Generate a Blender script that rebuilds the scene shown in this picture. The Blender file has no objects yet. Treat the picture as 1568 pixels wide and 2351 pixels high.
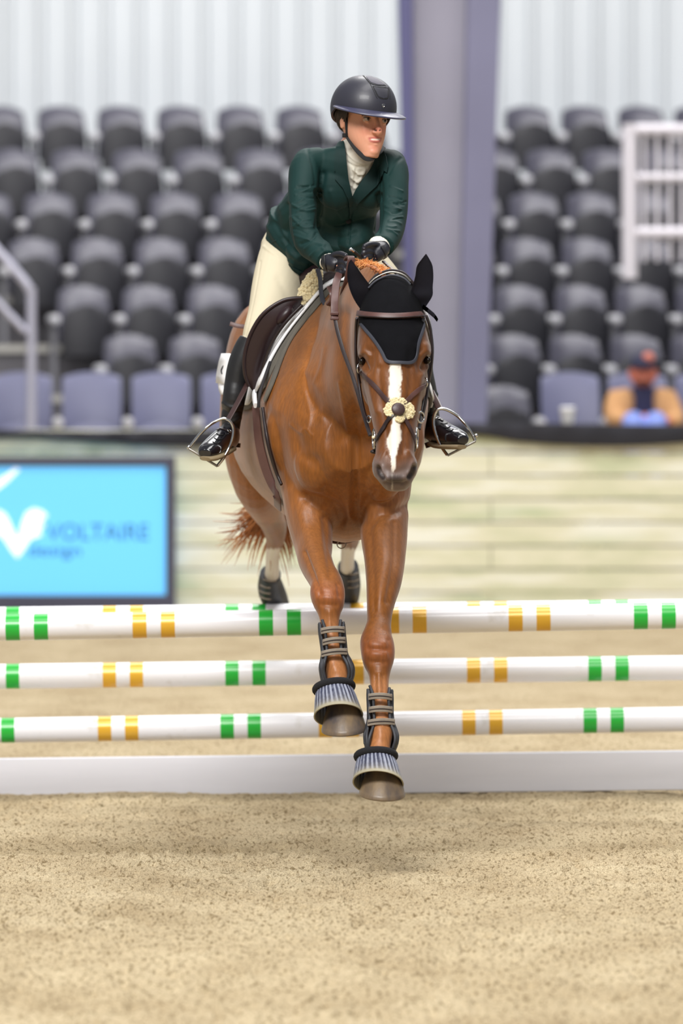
import bpy, bmesh, math, random
import numpy as np
from mathutils import Vector, Matrix, Euler
random.seed(7); np.random.seed(7)
S = bpy.context.scene
COL = S.collection
PI = math.pi
# ------------------------------------------------------------------ camera
FPX = 200.0 / 36.0 * 2351.0      # focal length in pixels of the 1568x2351 frame
EYE = 1.65; HOR = 779.0          # eye height and the row of the horizon
cam_d = bpy.data.cameras.new('camera'); cam = bpy.data.objects.new('camera', cam_d); COL.objects.link(cam)
cam_d.sensor_fit = 'VERTICAL'; cam_d.sensor_height = 36.0; cam_d.lens = 200.0
cam.location = (0, 0, EYE); cam.rotation_euler = (PI/2, 0, 0)
cam_d.shift_y = -(1175.5 - HOR) / 2351.0
cam_d.clip_start = 0.5; cam_d.clip_end = 300
cam_d.dof.use_dof = True; cam_d.dof.focus_distance = 17.9; cam_d.dof.aperture_fstop = 2.9
S.camera = cam
S.view_settings.view_transform = 'Standard'; S.view_settings.look = 'None'
S.view_settings.gamma = 1.0; S.view_settings.use_curve_mapping = False
S.view_settings.exposure = 0.0
#@CAM@
# ------------------------------------------------------------------ light
W = bpy.data.worlds.new('hall_light'); S.world = W; W.use_nodes = True
bg = W.node_tree.nodes['Background']; bg.inputs[0].default_value = (0.93, 0.96, 1.0, 1); bg.inputs[1].default_value = 0.28
def area(name, loc, target, sx, sy, power, col=(1, 0.985, 0.965)):
    d = bpy.data.lights.new(name, 'AREA'); d.shape = 'RECTANGLE'; d.size = sx; d.size_y = sy; d.energy = power; d.color = col
    o = bpy.data.objects.new(name, d); COL.objects.link(o); o.location = loc
    o.rotation_euler = (Vector(target) - Vector(loc)).to_track_quat('-Z', 'Y').to_euler(); return o
area('roof_lights_arena', (-2.5, 9.0, 10.0), (0.0, 18.8, 0.9), 7, 3, 2050)
area('roof_lights_above', (1.0, 17.5, 11.5), (0.0, 18.5, 0.9), 8, 3, 650)
area('roof_lights_back', (2.0, 25.0, 9.5), (0.0, 18.0, 0.5), 7, 2.5, 900)
area('wall_fill_light', (0.0, 27.5, 9.5), (0.0, 34.3, 0.5), 14, 3, 560)  # added fill light that brightens the board wall
area('roof_lights_stand', (0.0, 35.5, 11.5), (0.0, 39.5, 1.5), 16, 4, 1900, (1, 0.98, 0.97))

# ------------------------------------------------------------------ helpers
def P(x, y, D):
    """point of the hall at depth D seen at column x, row y of the photograph"""
    return Vector(((x - 784.0) * D / FPX, D, EYE + (HOR - y) * D / FPX))
def lin(c):
    c = [v / 255.0 for v in c]
    return tuple((v / 12.92 if v <= 0.04045 else ((v + 0.055) / 1.055) ** 2.4) for v in c) + (1.0,)
def mat(name, col, rough=0.6, metal=0.0, spec=0.5, var=0.0, vscale=8.0, bump=0.0, bscale=60.0, bdist=0.002, col2=None, coat=0.0, sheen=0.0, stretch=None, emit=None, detail=4.0):
    m = bpy.data.materials.new(name); m.use_nodes = True
    nt = m.node_tree; N = nt.nodes; L = nt.links; b = N['Principled BSDF']
    b.inputs['Base Color'].default_value = lin(col); b.inputs['Roughness'].default_value = rough
    b.inputs['Metallic'].default_value = metal; b.inputs['Specular IOR Level'].default_value = spec
    b.inputs['Coat Weight'].default_value = coat; b.inputs['Sheen Weight'].default_value = sheen
    if emit: b.inputs['Emission Color'].default_value = lin(emit[0]); b.inputs['Emission Strength'].default_value = emit[1]
    tc = N.new('ShaderNodeTexCoord'); vec = tc.outputs['Object']
    if stretch:
        mp = N.new('ShaderNodeMapping'); mp.inputs['Scale'].default_value = stretch; L.new(vec, mp.inputs[0]); vec = mp.outputs[0]
    if var or col2:
        n = N.new('ShaderNodeTexNoise'); n.inputs['Scale'].default_value = vscale; n.inputs['Detail'].default_value = detail; L.new(vec, n.inputs['Vector'])
        r = N.new('ShaderNodeValToRGB'); r.color_ramp.elements[0].position = 0.33; r.color_ramp.elements[1].position = 0.67
        c1 = lin(col); c2 = lin(col2) if col2 else tuple(min(1, v * (1 + var)) for v in c1[:3]) + (1,)
        if not col2: c1 = tuple(v * (1 - var) for v in c1[:3]) + (1,)
        r.color_ramp.elements[0].color = c1; r.color_ramp.elements[1].color = c2
        L.new(n.outputs[0], r.inputs[0]); L.new(r.outputs[0], b.inputs['Base Color'])
    if bump:
        n2 = N.new('ShaderNodeTexNoise'); n2.inputs['Scale'].default_value = bscale; n2.inputs['Detail'].default_value = 6; L.new(vec, n2.inputs['Vector'])
        bp = N.new('ShaderNodeBump'); bp.inputs['Strength'].default_value = bump; bp.inputs['Distance'].default_value = bdist
        L.new(n2.outputs[0], bp.inputs['Height']); L.new(bp.outputs[0], b.inputs['Normal'])
    return m
def tag(o, label=None, cat=None, group=None, kind=None):
    if label: o['label'] = label
    if cat: o['category'] = cat
    if group: o['group'] = group
    if kind: o['kind'] = kind
    return o
def mesh_obj(name, verts, faces, m=None, parent=None, smooth=True):
    me = bpy.data.meshes.new(name); me.from_pydata([tuple(v) for v in verts], [], faces); me.update()
    if smooth: me.polygons.foreach_set('use_smooth', [True] * len(me.polygons))
    return obj_from(me, name, m, parent)
def obj_from(me, name, m=None, parent=None):
    o = bpy.data.objects.new(name, me); COL.objects.link(o)
    if m:
        me.materials.clear()
        for q in (m if isinstance(m, (list, tuple)) else [m]): me.materials.append(q)
    if parent:
        o.parent = parent
        o.matrix_parent_inverse = Matrix.Translation(-Vector(parent.location)) if parent.type == 'EMPTY' or tuple(parent.location) != (0, 0, 0) else Matrix.Identity(4)
    return o
def empty(name, loc=(0, 0, 0)):
    o = bpy.data.objects.new(name, None); COL.objects.link(o); o.location = loc; o.empty_display_size = 0.2; return o
class MB:
    """collects shapes that belong to ONE mesh"""
    def __init__(s): s.v = []; s.f = []; s.mi = []; s.cur = 0
    def add(s, vs, fs, mi=None):
        b = len(s.v); s.v += [tuple(v) for v in vs]; s.f += [tuple(b + i for i in f) for f in fs]
        s.mi += [s.cur if mi is None else mi] * len(fs); return s
    def box(s, c, size, R=None, mi=None):
        c = Vector(c); vs = []
        for i in (-1, 1):
            for j in (-1, 1):
                for k in (-1, 1):
                    q = Vector((i * size[0] / 2, j * size[1] / 2, k * size[2] / 2))
                    vs.append(c + (R @ q if R else q))
        return s.add(vs, [(0, 1, 3, 2), (4, 6, 7, 5), (0, 4, 5, 1), (2, 3, 7, 6), (0, 2, 6, 4), (1, 5, 7, 3)], mi)
    def tube(s, pts, r, n=12, mi=None, caps=True, flat=None, up=None, sub=1, closed=False):
        """round or (flat = ratio, up = width direction) strap-like tube through pts; r number or list"""
        pts = [Vector(p) for p in pts]; rr = list(r) if isinstance(r, (list, tuple)) else [r] * len(pts)
        if sub > 1: pts, rr = smooth_path(pts, rr, sub, closed)
        k = len(pts); vs = []; prev = None
        for i, p in enumerate(pts):
            if closed: t = pts[(i + 1) % k] - pts[i - 1]
            else: t = pts[min(i + 1, k - 1)] - pts[max(i - 1, 0)]
            t.normalize()
            if up is not None:
                u = up[min(i, len(up) - 1)] if isinstance(up, list) else up
                u = Vector(u); a = (u - t * u.dot(t)).normalized()
            else:
                a = prev if prev is not None else t.orthogonal()
                a = (a - t * a.dot(t)).normalized(); prev = a
            b = t.cross(a)
            for j in range(n):
                w = 2 * PI * j / n; cu, su = math.cos(w), math.sin(w)
                if flat is not None:
                    cu = math.copysign(abs(cu) ** 0.45, cu); su = math.copysign(abs(su) ** 0.45, su) * flat
                vs.append(p + a * cu * rr[i] + b * su * rr[i])
        fs = []
        for i in range(k if closed else k - 1):
            i2 = (i + 1) % k
            for j in range(n): fs.append((i * n + j, i * n + (j + 1) % n, i2 * n + (j + 1) % n, i2 * n + j))
        if caps and not closed: fs += [tuple(range(n))[::-1], tuple((k - 1) * n + j for j in range(n))]
        return s.add(vs, fs, mi)
    def ell(s, c, r, R=None, nu=20, nv=12, mi=None):
        c = Vector(c); r = (r, r, r) if isinstance(r, (int, float)) else r; vs = []
        for i in range(nv + 1):
            th = PI * i / nv
            for j in range(nu):
                ph = 2 * PI * j / nu
                q = Vector((r[0] * math.sin(th) * math.cos(ph), r[1] * math.sin(th) * math.sin(ph), r[2] * math.cos(th)))
                vs.append(c + (R @ q if R else q))
        fs = [(i * nu + j, (i + 1) * nu + j, (i + 1) * nu + (j + 1) % nu, i * nu + (j + 1) % nu) for i in range(nv) for j in range(nu)]
        return s.add(vs, fs, mi)
    def rings(s, rings, caps=True, mi=None, closed=True):
        n = len(rings[0]); vs = [p for r in rings for p in r]; fs = []
        for i in range(len(rings) - 1):
            for j in range(n if closed else n - 1): fs.append((i * n + j, i * n + (j + 1) % n, (i + 1) * n + (j + 1) % n, (i + 1) * n + j))
        if caps: fs += [tuple(range(n))[::-1], tuple((len(rings) - 1) * n + j for j in range(n))]
        return s.add(vs, fs, mi)
    def prism(s, poly, y0, y1, mi=None, axis=1):
        """polygon of (a, b) pairs extruded along an axis (1: x,z outline pushed along y)"""
        n = len(poly)
        def q(a, b, c): return (a, c, b) if axis == 1 else ((a, b, c) if axis == 2 else (c, a, b))
        vs = [q(a, b, y0) for a, b in poly] + [q(a, b, y1) for a, b in poly]
        fs = [(i, (i + 1) % n, n + (i + 1) % n, n + i) for i in range(n)] + [tuple(range(n))[::-1], tuple(n + i for i in range(n))]
        return s.add(vs, fs, mi)
    def build(s, name, m=None, parent=None, smooth=True, bevel=0, sub=0, fixn=True):
        me = bpy.data.meshes.new(name); me.from_pydata(s.v, [], s.f); me.update()
        if fixn:
            bm = bmesh.new(); bm.from_mesh(me); bmesh.ops.recalc_face_normals(bm, faces=bm.faces); bm.to_mesh(me); bm.free()
        o = obj_from(me, name, m, parent)
        if any(s.mi): me.polygons.foreach_set('material_index', s.mi)
        if smooth: me.polygons.foreach_set('use_smooth', [True] * len(me.polygons))
        if bevel:
            b = o.modifiers.new('b', 'BEVEL'); b.width = bevel; b.segments = 2; b.limit_method = 'ANGLE'
        if sub:
            q = o.modifiers.new('s', 'SUBSURF'); q.levels = sub; q.render_levels = sub
        if smooth and not sub and hasattr(me, 'set_sharp_from_angle'): me.set_sharp_from_angle(angle=math.radians(50))
        return o
def cr(p0, p1, p2, p3, t):
    return 0.5 * ((2 * p1) + (p2 - p0) * t + (2 * p0 - 5 * p1 + 4 * p2 - p3) * t * t + (3 * p1 - p0 - 3 * p2 + p3) * t ** 3)
def smooth_path(pts, rr, sub, closed=False):
    k = len(pts); op = []; orr = []
    for i in range(k if closed else k - 1):
        if closed: a, b, c, d = (i - 1) % k, i, (i + 1) % k, (i + 2) % k
        else: a, b, c, d = max(i - 1, 0), i, i + 1, min(i + 2, k - 1)
        for q in range(sub):
            t = q / sub
            op.append(cr(pts[a], pts[b], pts[c], pts[d], t)); orr.append(cr(rr[a], rr[b], rr[c], rr[d], t))
    if not closed: op.append(pts[-1]); orr.append(rr[-1])
    return op, orr
def spl(rows, sub=6):
    """Catmull-Rom through rows of numbers"""
    R = [np.array(r, float) for r in rows]; out = []
    for i in range(len(R) - 1):
        for q in range(sub): out.append(cr(R[max(i - 1, 0)], R[i], R[i + 1], R[min(i + 2, len(R) - 1)], q / sub))
    out.append(R[-1]); return out
def vnoise(x, y, seed=0):
    """value noise on arrays"""
    xi = np.floor(x).astype(np.int64); yi = np.floor(y).astype(np.int64); fx = x - xi; fy = y - yi
    fx = fx * fx * (3 - 2 * fx); fy = fy * fy * (3 - 2 * fy)
    def h(a, b):
        v = (a * 374761393 + b * 668265263 + seed * 1442695041) & 0xffffffff
        v = ((v ^ (v >> 13)) * 1274126177) & 0xffffffff
        return ((v ^ (v >> 16)) & 0xffff) / 65535.0
    return (h(xi, yi) * (1 - fx) + h(xi + 1, yi) * fx) * (1 - fy) + (h(xi, yi + 1) * (1 - fx) + h(xi + 1, yi + 1) * fx) * fy
ORD = ['first', 'second', 'third', 'fourth', 'fifth', 'sixth', 'seventh', 'eighth', 'ninth', 'tenth', 'eleventh', 'twelfth', 'thirteenth', 'fourteenth']
def copy_tree(o, parent=None):
    c = o.copy(); COL.objects.link(c)
    if parent: c.parent = parent
    for ch in [q for q in bpy.data.objects if q.parent == o]: copy_tree(ch, c)
    return c

# ================================================================== SETTING
DW = 34.3                        # the board wall round the arena
# ---- sand floor: one displaced sheet, fine where the photograph is sharp
def sand():
    def seg(a, b, st): return list(np.arange(a, b, st))
    xs = seg(-14, -2.2, 1.2) + seg(-2.2, -1.25, 0.05) + seg(-1.25, 1.25, 0.0085) + seg(1.25, 2.2, 0.05) + seg(2.2, 14.1, 1.2)
    ys = seg(4, 13.3, 0.5) + seg(13.3, 16.2, 0.014) + seg(16.2, 18.6, 0.009) + seg(18.6, 21, 0.02) + seg(21, 26, 0.06) + seg(26, 44.6, 0.6)
    X, Y = np.meshgrid(np.array(xs), np.array(ys)); 
    fine = np.clip((2.0 - np.abs(X)) / 0.3, 0, 1) * np.clip((26 - Y) / 4, 0, 1) * np.clip((Y - 12) / 1.0, 0, 1) * (1 - 0.75 * np.exp(-((Y - 20.55) / 0.22) ** 2))
    z = 0.012 * (vnoise(X * 2.3, Y * 2.0, 1) - 0.5) + 0.012 * (vnoise(X * 9, Y * 8, 2) - 0.5)
    a = vnoise(X * 46, Y * 30, 3); b = vnoise(X * 95 + 5 * a, Y * 62, 4)
    z += 0.018 * (a - 0.5) * fine + 0.012 * (b - 0.5) * fine
    c = vnoise(X * 27, Y * 17, 6)
    z -= 0.030 * np.clip(c - 0.66, 0, 1) * 4 * fine * 0.6          # little pits
    z += 0.018 * np.clip(vnoise(X * 38, Y * 24, 9) - 0.70, 0, 1) * 3 * fine     # clods
    z -= 0.022 * np.exp(-((Y - 18.55 - 0.15 * np.sin(X * 2)) / 0.16) ** 2)      # shallow trough across the sand in front of the fence
    z += 0.03 * np.clip((Y - 20.2) / 0.4, 0, 1) * 0.3
    n = len(xs); m = len(ys)
    V = np.stack([X.ravel(), Y.ravel(), z.ravel()], 1)
    I = np.arange(n * m).reshape(m, n)
    F = np.stack([I[:-1, :-1].ravel(), I[:-1, 1:].ravel(), I[1:, 1:].ravel(), I[1:, :-1].ravel()], 1)
    me = bpy.data.meshes.new('floor'); me.vertices.add(len(V)); me.vertices.foreach_set('co', V.ravel())
    me.loops.add(F.size); me.loops.foreach_set('vertex_index', F.ravel()); me.polygons.add(len(F))
    me.polygons.foreach_set('loop_start', np.arange(0, F.size, 4)); me.polygons.foreach_set('loop_total', np.full(len(F), 4))
    me.update(); me.validate(); me.polygons.foreach_set('use_smooth', [True] * len(me.polygons))
    m_ = bpy.data.materials.new('sand'); m_.use_nodes = True; nt = m_.node_tree; N = nt.nodes; L = nt.links; bs = N['Principled BSDF']
    bs.inputs['Roughness'].default_value = 0.95; bs.inputs['Specular IOR Level'].default_value = 0.15
    tc = N.new('ShaderNodeTexCoord')
    def noise(sc, det, st=(1, 1, 1)):
        mp = N.new('ShaderNodeMapping'); mp.inputs['Scale'].default_value = st; L.new(tc.outputs['Object'], mp.inputs[0])
        q = N.new('ShaderNodeTexNoise'); q.inputs['Scale'].default_value = sc; q.inputs['Detail'].default_value = det; L.new(mp.outputs[0], q.inputs['Vector']); return q
    def ramp(src, stops):
        r = N.new('ShaderNodeValToRGB'); L.new(src.outputs[0], r.inputs[0]); e = r.color_ramp.elements
        while len(e) < len(stops): e.new(0.5)
        for k, (p, c) in enumerate(stops): e[k].position = p; e[k].color = c
        return r
    r1 = ramp(noise(3.0, 5, (1, .6, 1)), [(0.3, lin((184, 165, 132))), (0.7, lin((208, 191, 158)))])
    r2 = ramp(noise(85, 6, (1, 0.5, 1)), [(0.34, (0.34, 0.29, 0.20, 1)), (0.48, (1, 1, 1, 1))])
    r3 = ramp(noise(260, 4), [(0.32, (0.58, 0.55, 0.50, 1)), (0.58, (1.10, 1.10, 1.10, 1))])
    mx = N.new('ShaderNodeMix'); mx.data_type = 'RGBA'; mx.blend_type = 'MULTIPLY'; mx.inputs[0].default_value = 0.8; L.new(r1.outputs[0], mx.inputs[6]); L.new(r2.outputs[0], mx.inputs[7])
    my = N.new('ShaderNodeMix'); my.data_type = 'RGBA'; my.blend_type = 'MULTIPLY'; my.inputs[0].default_value = 0.8; L.new(mx.outputs[2], my.inputs[6]); L.new(r3.outputs[0], my.inputs[7])
    sx = N.new('ShaderNodeSeparateXYZ'); L.new(tc.outputs['Object'], sx.inputs[0])     # darker band across the sand in front of the fence
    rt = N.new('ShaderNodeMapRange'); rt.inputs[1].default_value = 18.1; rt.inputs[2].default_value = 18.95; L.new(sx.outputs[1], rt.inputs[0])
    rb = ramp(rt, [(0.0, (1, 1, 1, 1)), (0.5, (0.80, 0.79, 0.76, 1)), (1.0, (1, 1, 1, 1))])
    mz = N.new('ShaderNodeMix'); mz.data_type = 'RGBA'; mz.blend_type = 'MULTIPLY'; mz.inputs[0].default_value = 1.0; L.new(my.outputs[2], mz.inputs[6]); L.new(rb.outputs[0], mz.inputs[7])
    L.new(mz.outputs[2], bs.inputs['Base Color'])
    bn = noise(170, 5); bp = N.new('ShaderNodeBump'); bp.inputs['Strength'].default_value = 0.9; bp.inputs['Distance'].default_value = 0.012
    L.new(bn.outputs[0], bp.inputs['Height']); L.new(bp.outputs[0], bs.inputs['Normal'])
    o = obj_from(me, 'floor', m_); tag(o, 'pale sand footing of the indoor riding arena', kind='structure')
sand()
# ---- back wall of ribbed white metal
M_wall = mat('white_sheet_metal', (208, 213, 217), 0.5, var=0.03, vscale=0.6)
mb = MB(); prof = []; x = -9.0
while x < 9.0:
    prof += [(x, 0.0), (x + 0.165, 0.0), (x + 0.18, -0.06), (x + 0.225, -0.06), (x + 0.24, 0.0), (x + 0.25, 0.0)]; x += 0.25
vs = []
for (px_, dy) in prof: vs += [(px_, 43.6 + dy, -0.2), (px_, 43.6 + dy, 12.0)]
mb.add(vs, [(2 * i, 2 * i + 2, 2 * i + 3, 2 * i + 1) for i in range(len(prof) - 1)])
tag(mb.build('wall_back', M_wall, smooth=False, fixn=False), 'ribbed white metal wall behind the grandstand', kind='structure')
# ---- wall of boards round the arena
def wood_mat():
    m_ = bpy.data.materials.new('treated_boards'); m_.use_nodes = True; nt = m_.node_tree; N = nt.nodes; L = nt.links; bs = N['Principled BSDF']
    bs.inputs['Roughness'].default_value = 0.75
    tc = N.new('ShaderNodeTexCoord'); mp = N.new('ShaderNodeMapping'); mp.inputs['Scale'].default_value = (0.8, 1, 5.0); L.new(tc.outputs['Object'], mp.inputs[0])
    n = N.new('ShaderNodeTexNoise'); n.inputs['Scale'].default_value = 2.2; n.inputs['Detail'].default_value = 6; L.new(mp.outputs[0], n.inputs['Vector'])
    r = N.new('ShaderNodeValToRGB'); e = r.color_ramp.elements; e[0].position = 0.30; e[0].color = lin((214, 216, 182)); e[1].position = 0.62; e[1].color = lin((248, 248, 234))
    q = e.new(0.46); q.color = lin((236, 233, 206)); L.new(n.outputs[0], r.inputs[0])
    n2 = N.new('ShaderNodeTexNoise'); n2.inputs['Scale'].default_value = 1.3; n2.inputs['Detail'].default_value = 2; L.new(mp.outputs[0], n2.inputs['Vector'])
    r2 = N.new('ShaderNodeValToRGB'); r2.color_ramp.elements[0].position = 0.56; r2.color_ramp.elements[0].color = (0, 0, 0, 1); r2.color_ramp.elements[1].position = 0.8; r2.color_ramp.elements[1].color = (1, 1, 1, 1); L.new(n2.outputs[0], r2.inputs[0])
    mx = N.new('ShaderNodeMix'); mx.data_type = 'RGBA'; L.new(r2.outputs[0], mx.inputs[0]); L.new(r.outputs[0], mx.inputs[6]); mx.inputs[7].default_value = lin((184, 200, 158)); 
    L.new(mx.outputs[2], bs.inputs['Base Color']); return m_
M_board = wood_mat()
mb = MB(); nb = 8; hb = 1.13 / nb
for k in range(nb):
    for j in range(-3, 3):
        off = 0.0 if k % 2 else 0.9
        mb.box((j * 3.0 + 1.5 + off, DW + 0.03 + 0.004 * (k % 2), -0.02 + hb * (k + 0.5)), (2.995, 0.045, hb - 0.010))
for j in range(-6, 7): mb.box((j * 1.5, DW + 0.12, 0.5), (0.12, 0.12, 1.16))
tag(mb.build('wall_arena', M_board, smooth=False, bevel=0.004), 'low wall of pale greenish horizontal boards round the sand arena', kind='structure')
# ---- stepped concrete stand
M_step = mat('stand_deck', (96, 94, 98), 0.8, var=0.1, vscale=3)
M_nose = mat('step_edge', (176, 174, 168), 0.7)
ROWZ = [3.14, 2.80, 2.465, 2.125, 1.785, 1.445, 1.105]     # height of the arm pivots, top row first
ROWD = [41.9, 41.2, 40.5, 39.8, 39.1, 38.4, 37.4]
mb = MB()
for k in range(7):
    zt = ROWZ[k] - 0.52
    mb.box((0, (ROWD[k] - 0.32 + 43.5) / 2, zt / 2), (17.5, 43.5 - (ROWD[k] - 0.32), zt))
    mb.box((0, ROWD[k] - 0.325, zt - 0.02), (17.5, 0.03, 0.05), mi=1)
tag(mb.build('floor_stand', [M_step, M_nose], smooth=False), 'stepped grey deck of the grandstand', kind='structure')
# ---- steel column
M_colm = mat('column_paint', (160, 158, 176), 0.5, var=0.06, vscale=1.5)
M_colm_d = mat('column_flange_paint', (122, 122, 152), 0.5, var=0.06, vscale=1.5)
def qp(x, y, D): v = P(x, y, D); return (v.x, v.z)
mb = MB()
zb, zt = 0.0, 11.0
def colx(x0, x1, z, D=36.0):      # left edge px, right edge px at row 0 and at row 950
    s = D / FPX; z0 = P(0, 0, D).z; z1 = P(0, 950, D).z; t = (z - z1) / (z0 - z1)
    return (x1 + (x0 - x1) * t - 784) * s
CD = 35.6
def cbox(mb, a0, a1, b0, b1, y0, y1, mi):
    vs = []
    for z in (zb, zt):
        l = colx(a0, a1, z, CD); r = colx(b0, b1, z, CD)
        vs += [(l, y0, z), (r, y0, z), (r, y1, z), (l, y1, z)]
    mb.add(vs, [(0, 3, 2, 1), (4, 5, 6, 7), (0, 1, 5, 4), (1, 2, 6, 5), (2, 3, 7, 6), (3, 0, 4, 7)], mi)
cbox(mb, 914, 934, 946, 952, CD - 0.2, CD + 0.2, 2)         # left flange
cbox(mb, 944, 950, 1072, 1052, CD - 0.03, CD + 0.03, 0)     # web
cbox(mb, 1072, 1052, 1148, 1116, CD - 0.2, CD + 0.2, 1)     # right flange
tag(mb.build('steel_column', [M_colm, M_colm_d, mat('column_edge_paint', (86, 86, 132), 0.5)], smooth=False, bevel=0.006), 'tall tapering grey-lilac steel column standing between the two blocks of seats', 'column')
# ---- dark cloth hung along the top of the board wall
M_drape = mat('black_cloth', (38, 38, 46), 0.8, var=0.15, vscale=3)
def drape(name, xs, label):
    top, bot = [], []
    pts = spl(xs, 8); mb = MB(); n = len(pts)
    vs = []
    for i, (x, yt, yb) in enumerate(pts):
        a = P(x, yt, DW - 0.06); b = P(x, yb, DW - 0.06); w = 0.012 * math.sin(i * 1.3)
        vs += [a + Vector((0, 0.12, 0.0)), a, (a + b) / 2 + Vector((0, -0.02 + w, 0)), b + Vector((0, w, 0)), b + Vector((0, 0.012 + w, 0)), a + Vector((0, 0.02, -0.012))]
    fs = [(i * 6 + j, i * 6 + (j + 1) % 6, (i + 1) * 6 + (j + 1) % 6, (i + 1) * 6 + j) for i in range(n - 1) for j in range(6)]
    mb.add(vs, fs); tag(mb.build(name, M_drape), label, 'cloth', 'dark cloth swags on the wall top')
drape('wall_cloth', [(-90, 985, 1012), (40, 987, 1004), (180, 990, 1012), (330, 988, 1022), (450, 988, 1026), (620, 984, 1016), (760, 980, 1016)], 'dark cloth draped along the wall top above the blue screen')
drape('wall_cloth', [(770, 975, 1014), (930, 972, 1018), (1080, 972, 1000), (1200, 972, 1016), (1330, 974, 1024), (1480, 976, 1024), (1660, 976, 1010)], 'dark cloth draped along the wall top below the seated spectator')
# ---- lit advertising screen
M_frame = mat('screen_frame', (72, 72, 92), 0.5, var=0.05)
M_scr = mat('screen_blue', (90, 180, 240), 0.4, emit=((112, 200, 255), 0.62))
M_scrw = mat('screen_white', (235, 245, 255), 0.4, emit=((235, 245, 255), 0.6))
M_scrt = mat('screen_text', (50, 110, 150), 0.4, emit=((50, 112, 150), 0.35))
def screen():
    D = DW - 0.2
    root = empty('advertising_screen', P(190, 1400, D)); root.location.z = 0.0
    tag(root, 'dark-framed sky-blue lit advertising screen standing against the board wall', 'screen')
    l, t = qp(-60, 1048, D); r, b = qp(403, 1392, D); b = 0.015
    li, ti = qp(-45, 1070, D); ri, bi = qp(381, 1366, D)
    mb = MB()
    mb.box(((l + r) / 2, D, (t + ti) / 2), (r - l, 0.09, t - ti)); mb.box(((l + r) / 2, D, (b + bi) / 2), (r - l, 0.09, bi - b))
    mb.box(((r + ri) / 2, D, (ti + bi) / 2), (r - ri, 0.09, ti - bi)); mb.box(((l + li) / 2, D, (ti + bi) / 2), (li - l, 0.09, ti - bi))
    mb.build('frame', M_frame, root, smooth=False, bevel=0.006)
    mb = MB(); mb.box(((li + ri) / 2, D + 0.012, (ti + bi) / 2), (ri - li, 0.04, ti - bi)); mb.build('display', M_scr, root, smooth=False)
    yo = D - 0.0125
    def text(s, x0, x1, ybase, hpx):
        cu = bpy.data.curves.new('t', 'FONT'); cu.body = s; cu.extrude = 0.002; tmp = bpy.data.objects.new('t', cu); COL.objects.link(tmp)
        dg = bpy.context.evaluated_depsgraph_get(); me = bpy.data.meshes.new_from_object(tmp.evaluated_get(dg)); bpy.data.objects.remove(tmp)
        c = np.zeros(len(me.vertices) * 3); me.vertices.foreach_get('co', c); c = c.reshape(-1, 3)
        a, bt = qp(x0, ybase, D); e, tp = qp(x1, ybase - hpx, D)
        mn = c.min(0); mx = c.max(0)
        base = 0.0 if 'g' in s else mn[1]
        o = np.stack([a + (c[:, 0] - mn[0]) / (mx[0] - mn[0]) * (e - a), yo + c[:, 2], bt + (c[:, 1] - base) / (mx[1] - base) * (tp - bt)], 1)
        me.vertices.foreach_set('co', o.ravel()); me.update()
        tag(obj_from(me, 'lettering', M_scrt, root), 'teal lettering reading ' + s)
    text('VOLTAIRE', 108, 342, 1240, 38); text('design', 66, 186, 1276, 26)
    # winged white emblem
    mb = MB()
    def blob(pts, yy=0.0):
        mb.prism([qp(x, y, D) for x, y in pts], yo - 0.004 - yy, yo + 0.002)
    blob([(40, 1282), (24, 1262), (8, 1236), (-14, 1224), (-26, 1205), (-22, 1182), (-4, 1170), (12, 1178), (22, 1196), (34, 1222), (42, 1236)])
    blob([(40, 1282), (56, 1262), (70, 1238), (96, 1230), (92, 1216), (104, 1206), (94, 1198), (110, 1184), (98, 1172), (78, 1166), (60, 1176), (50, 1200), (42, 1236)], 0.001)
    blob([(-10, 1128), (16, 1108), (38, 1086), (46, 1078), (36, 1074), (14, 1090), (-12, 1104)])
    mb.build('emblem', M_scrw, root, smooth=False)
screen()

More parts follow.
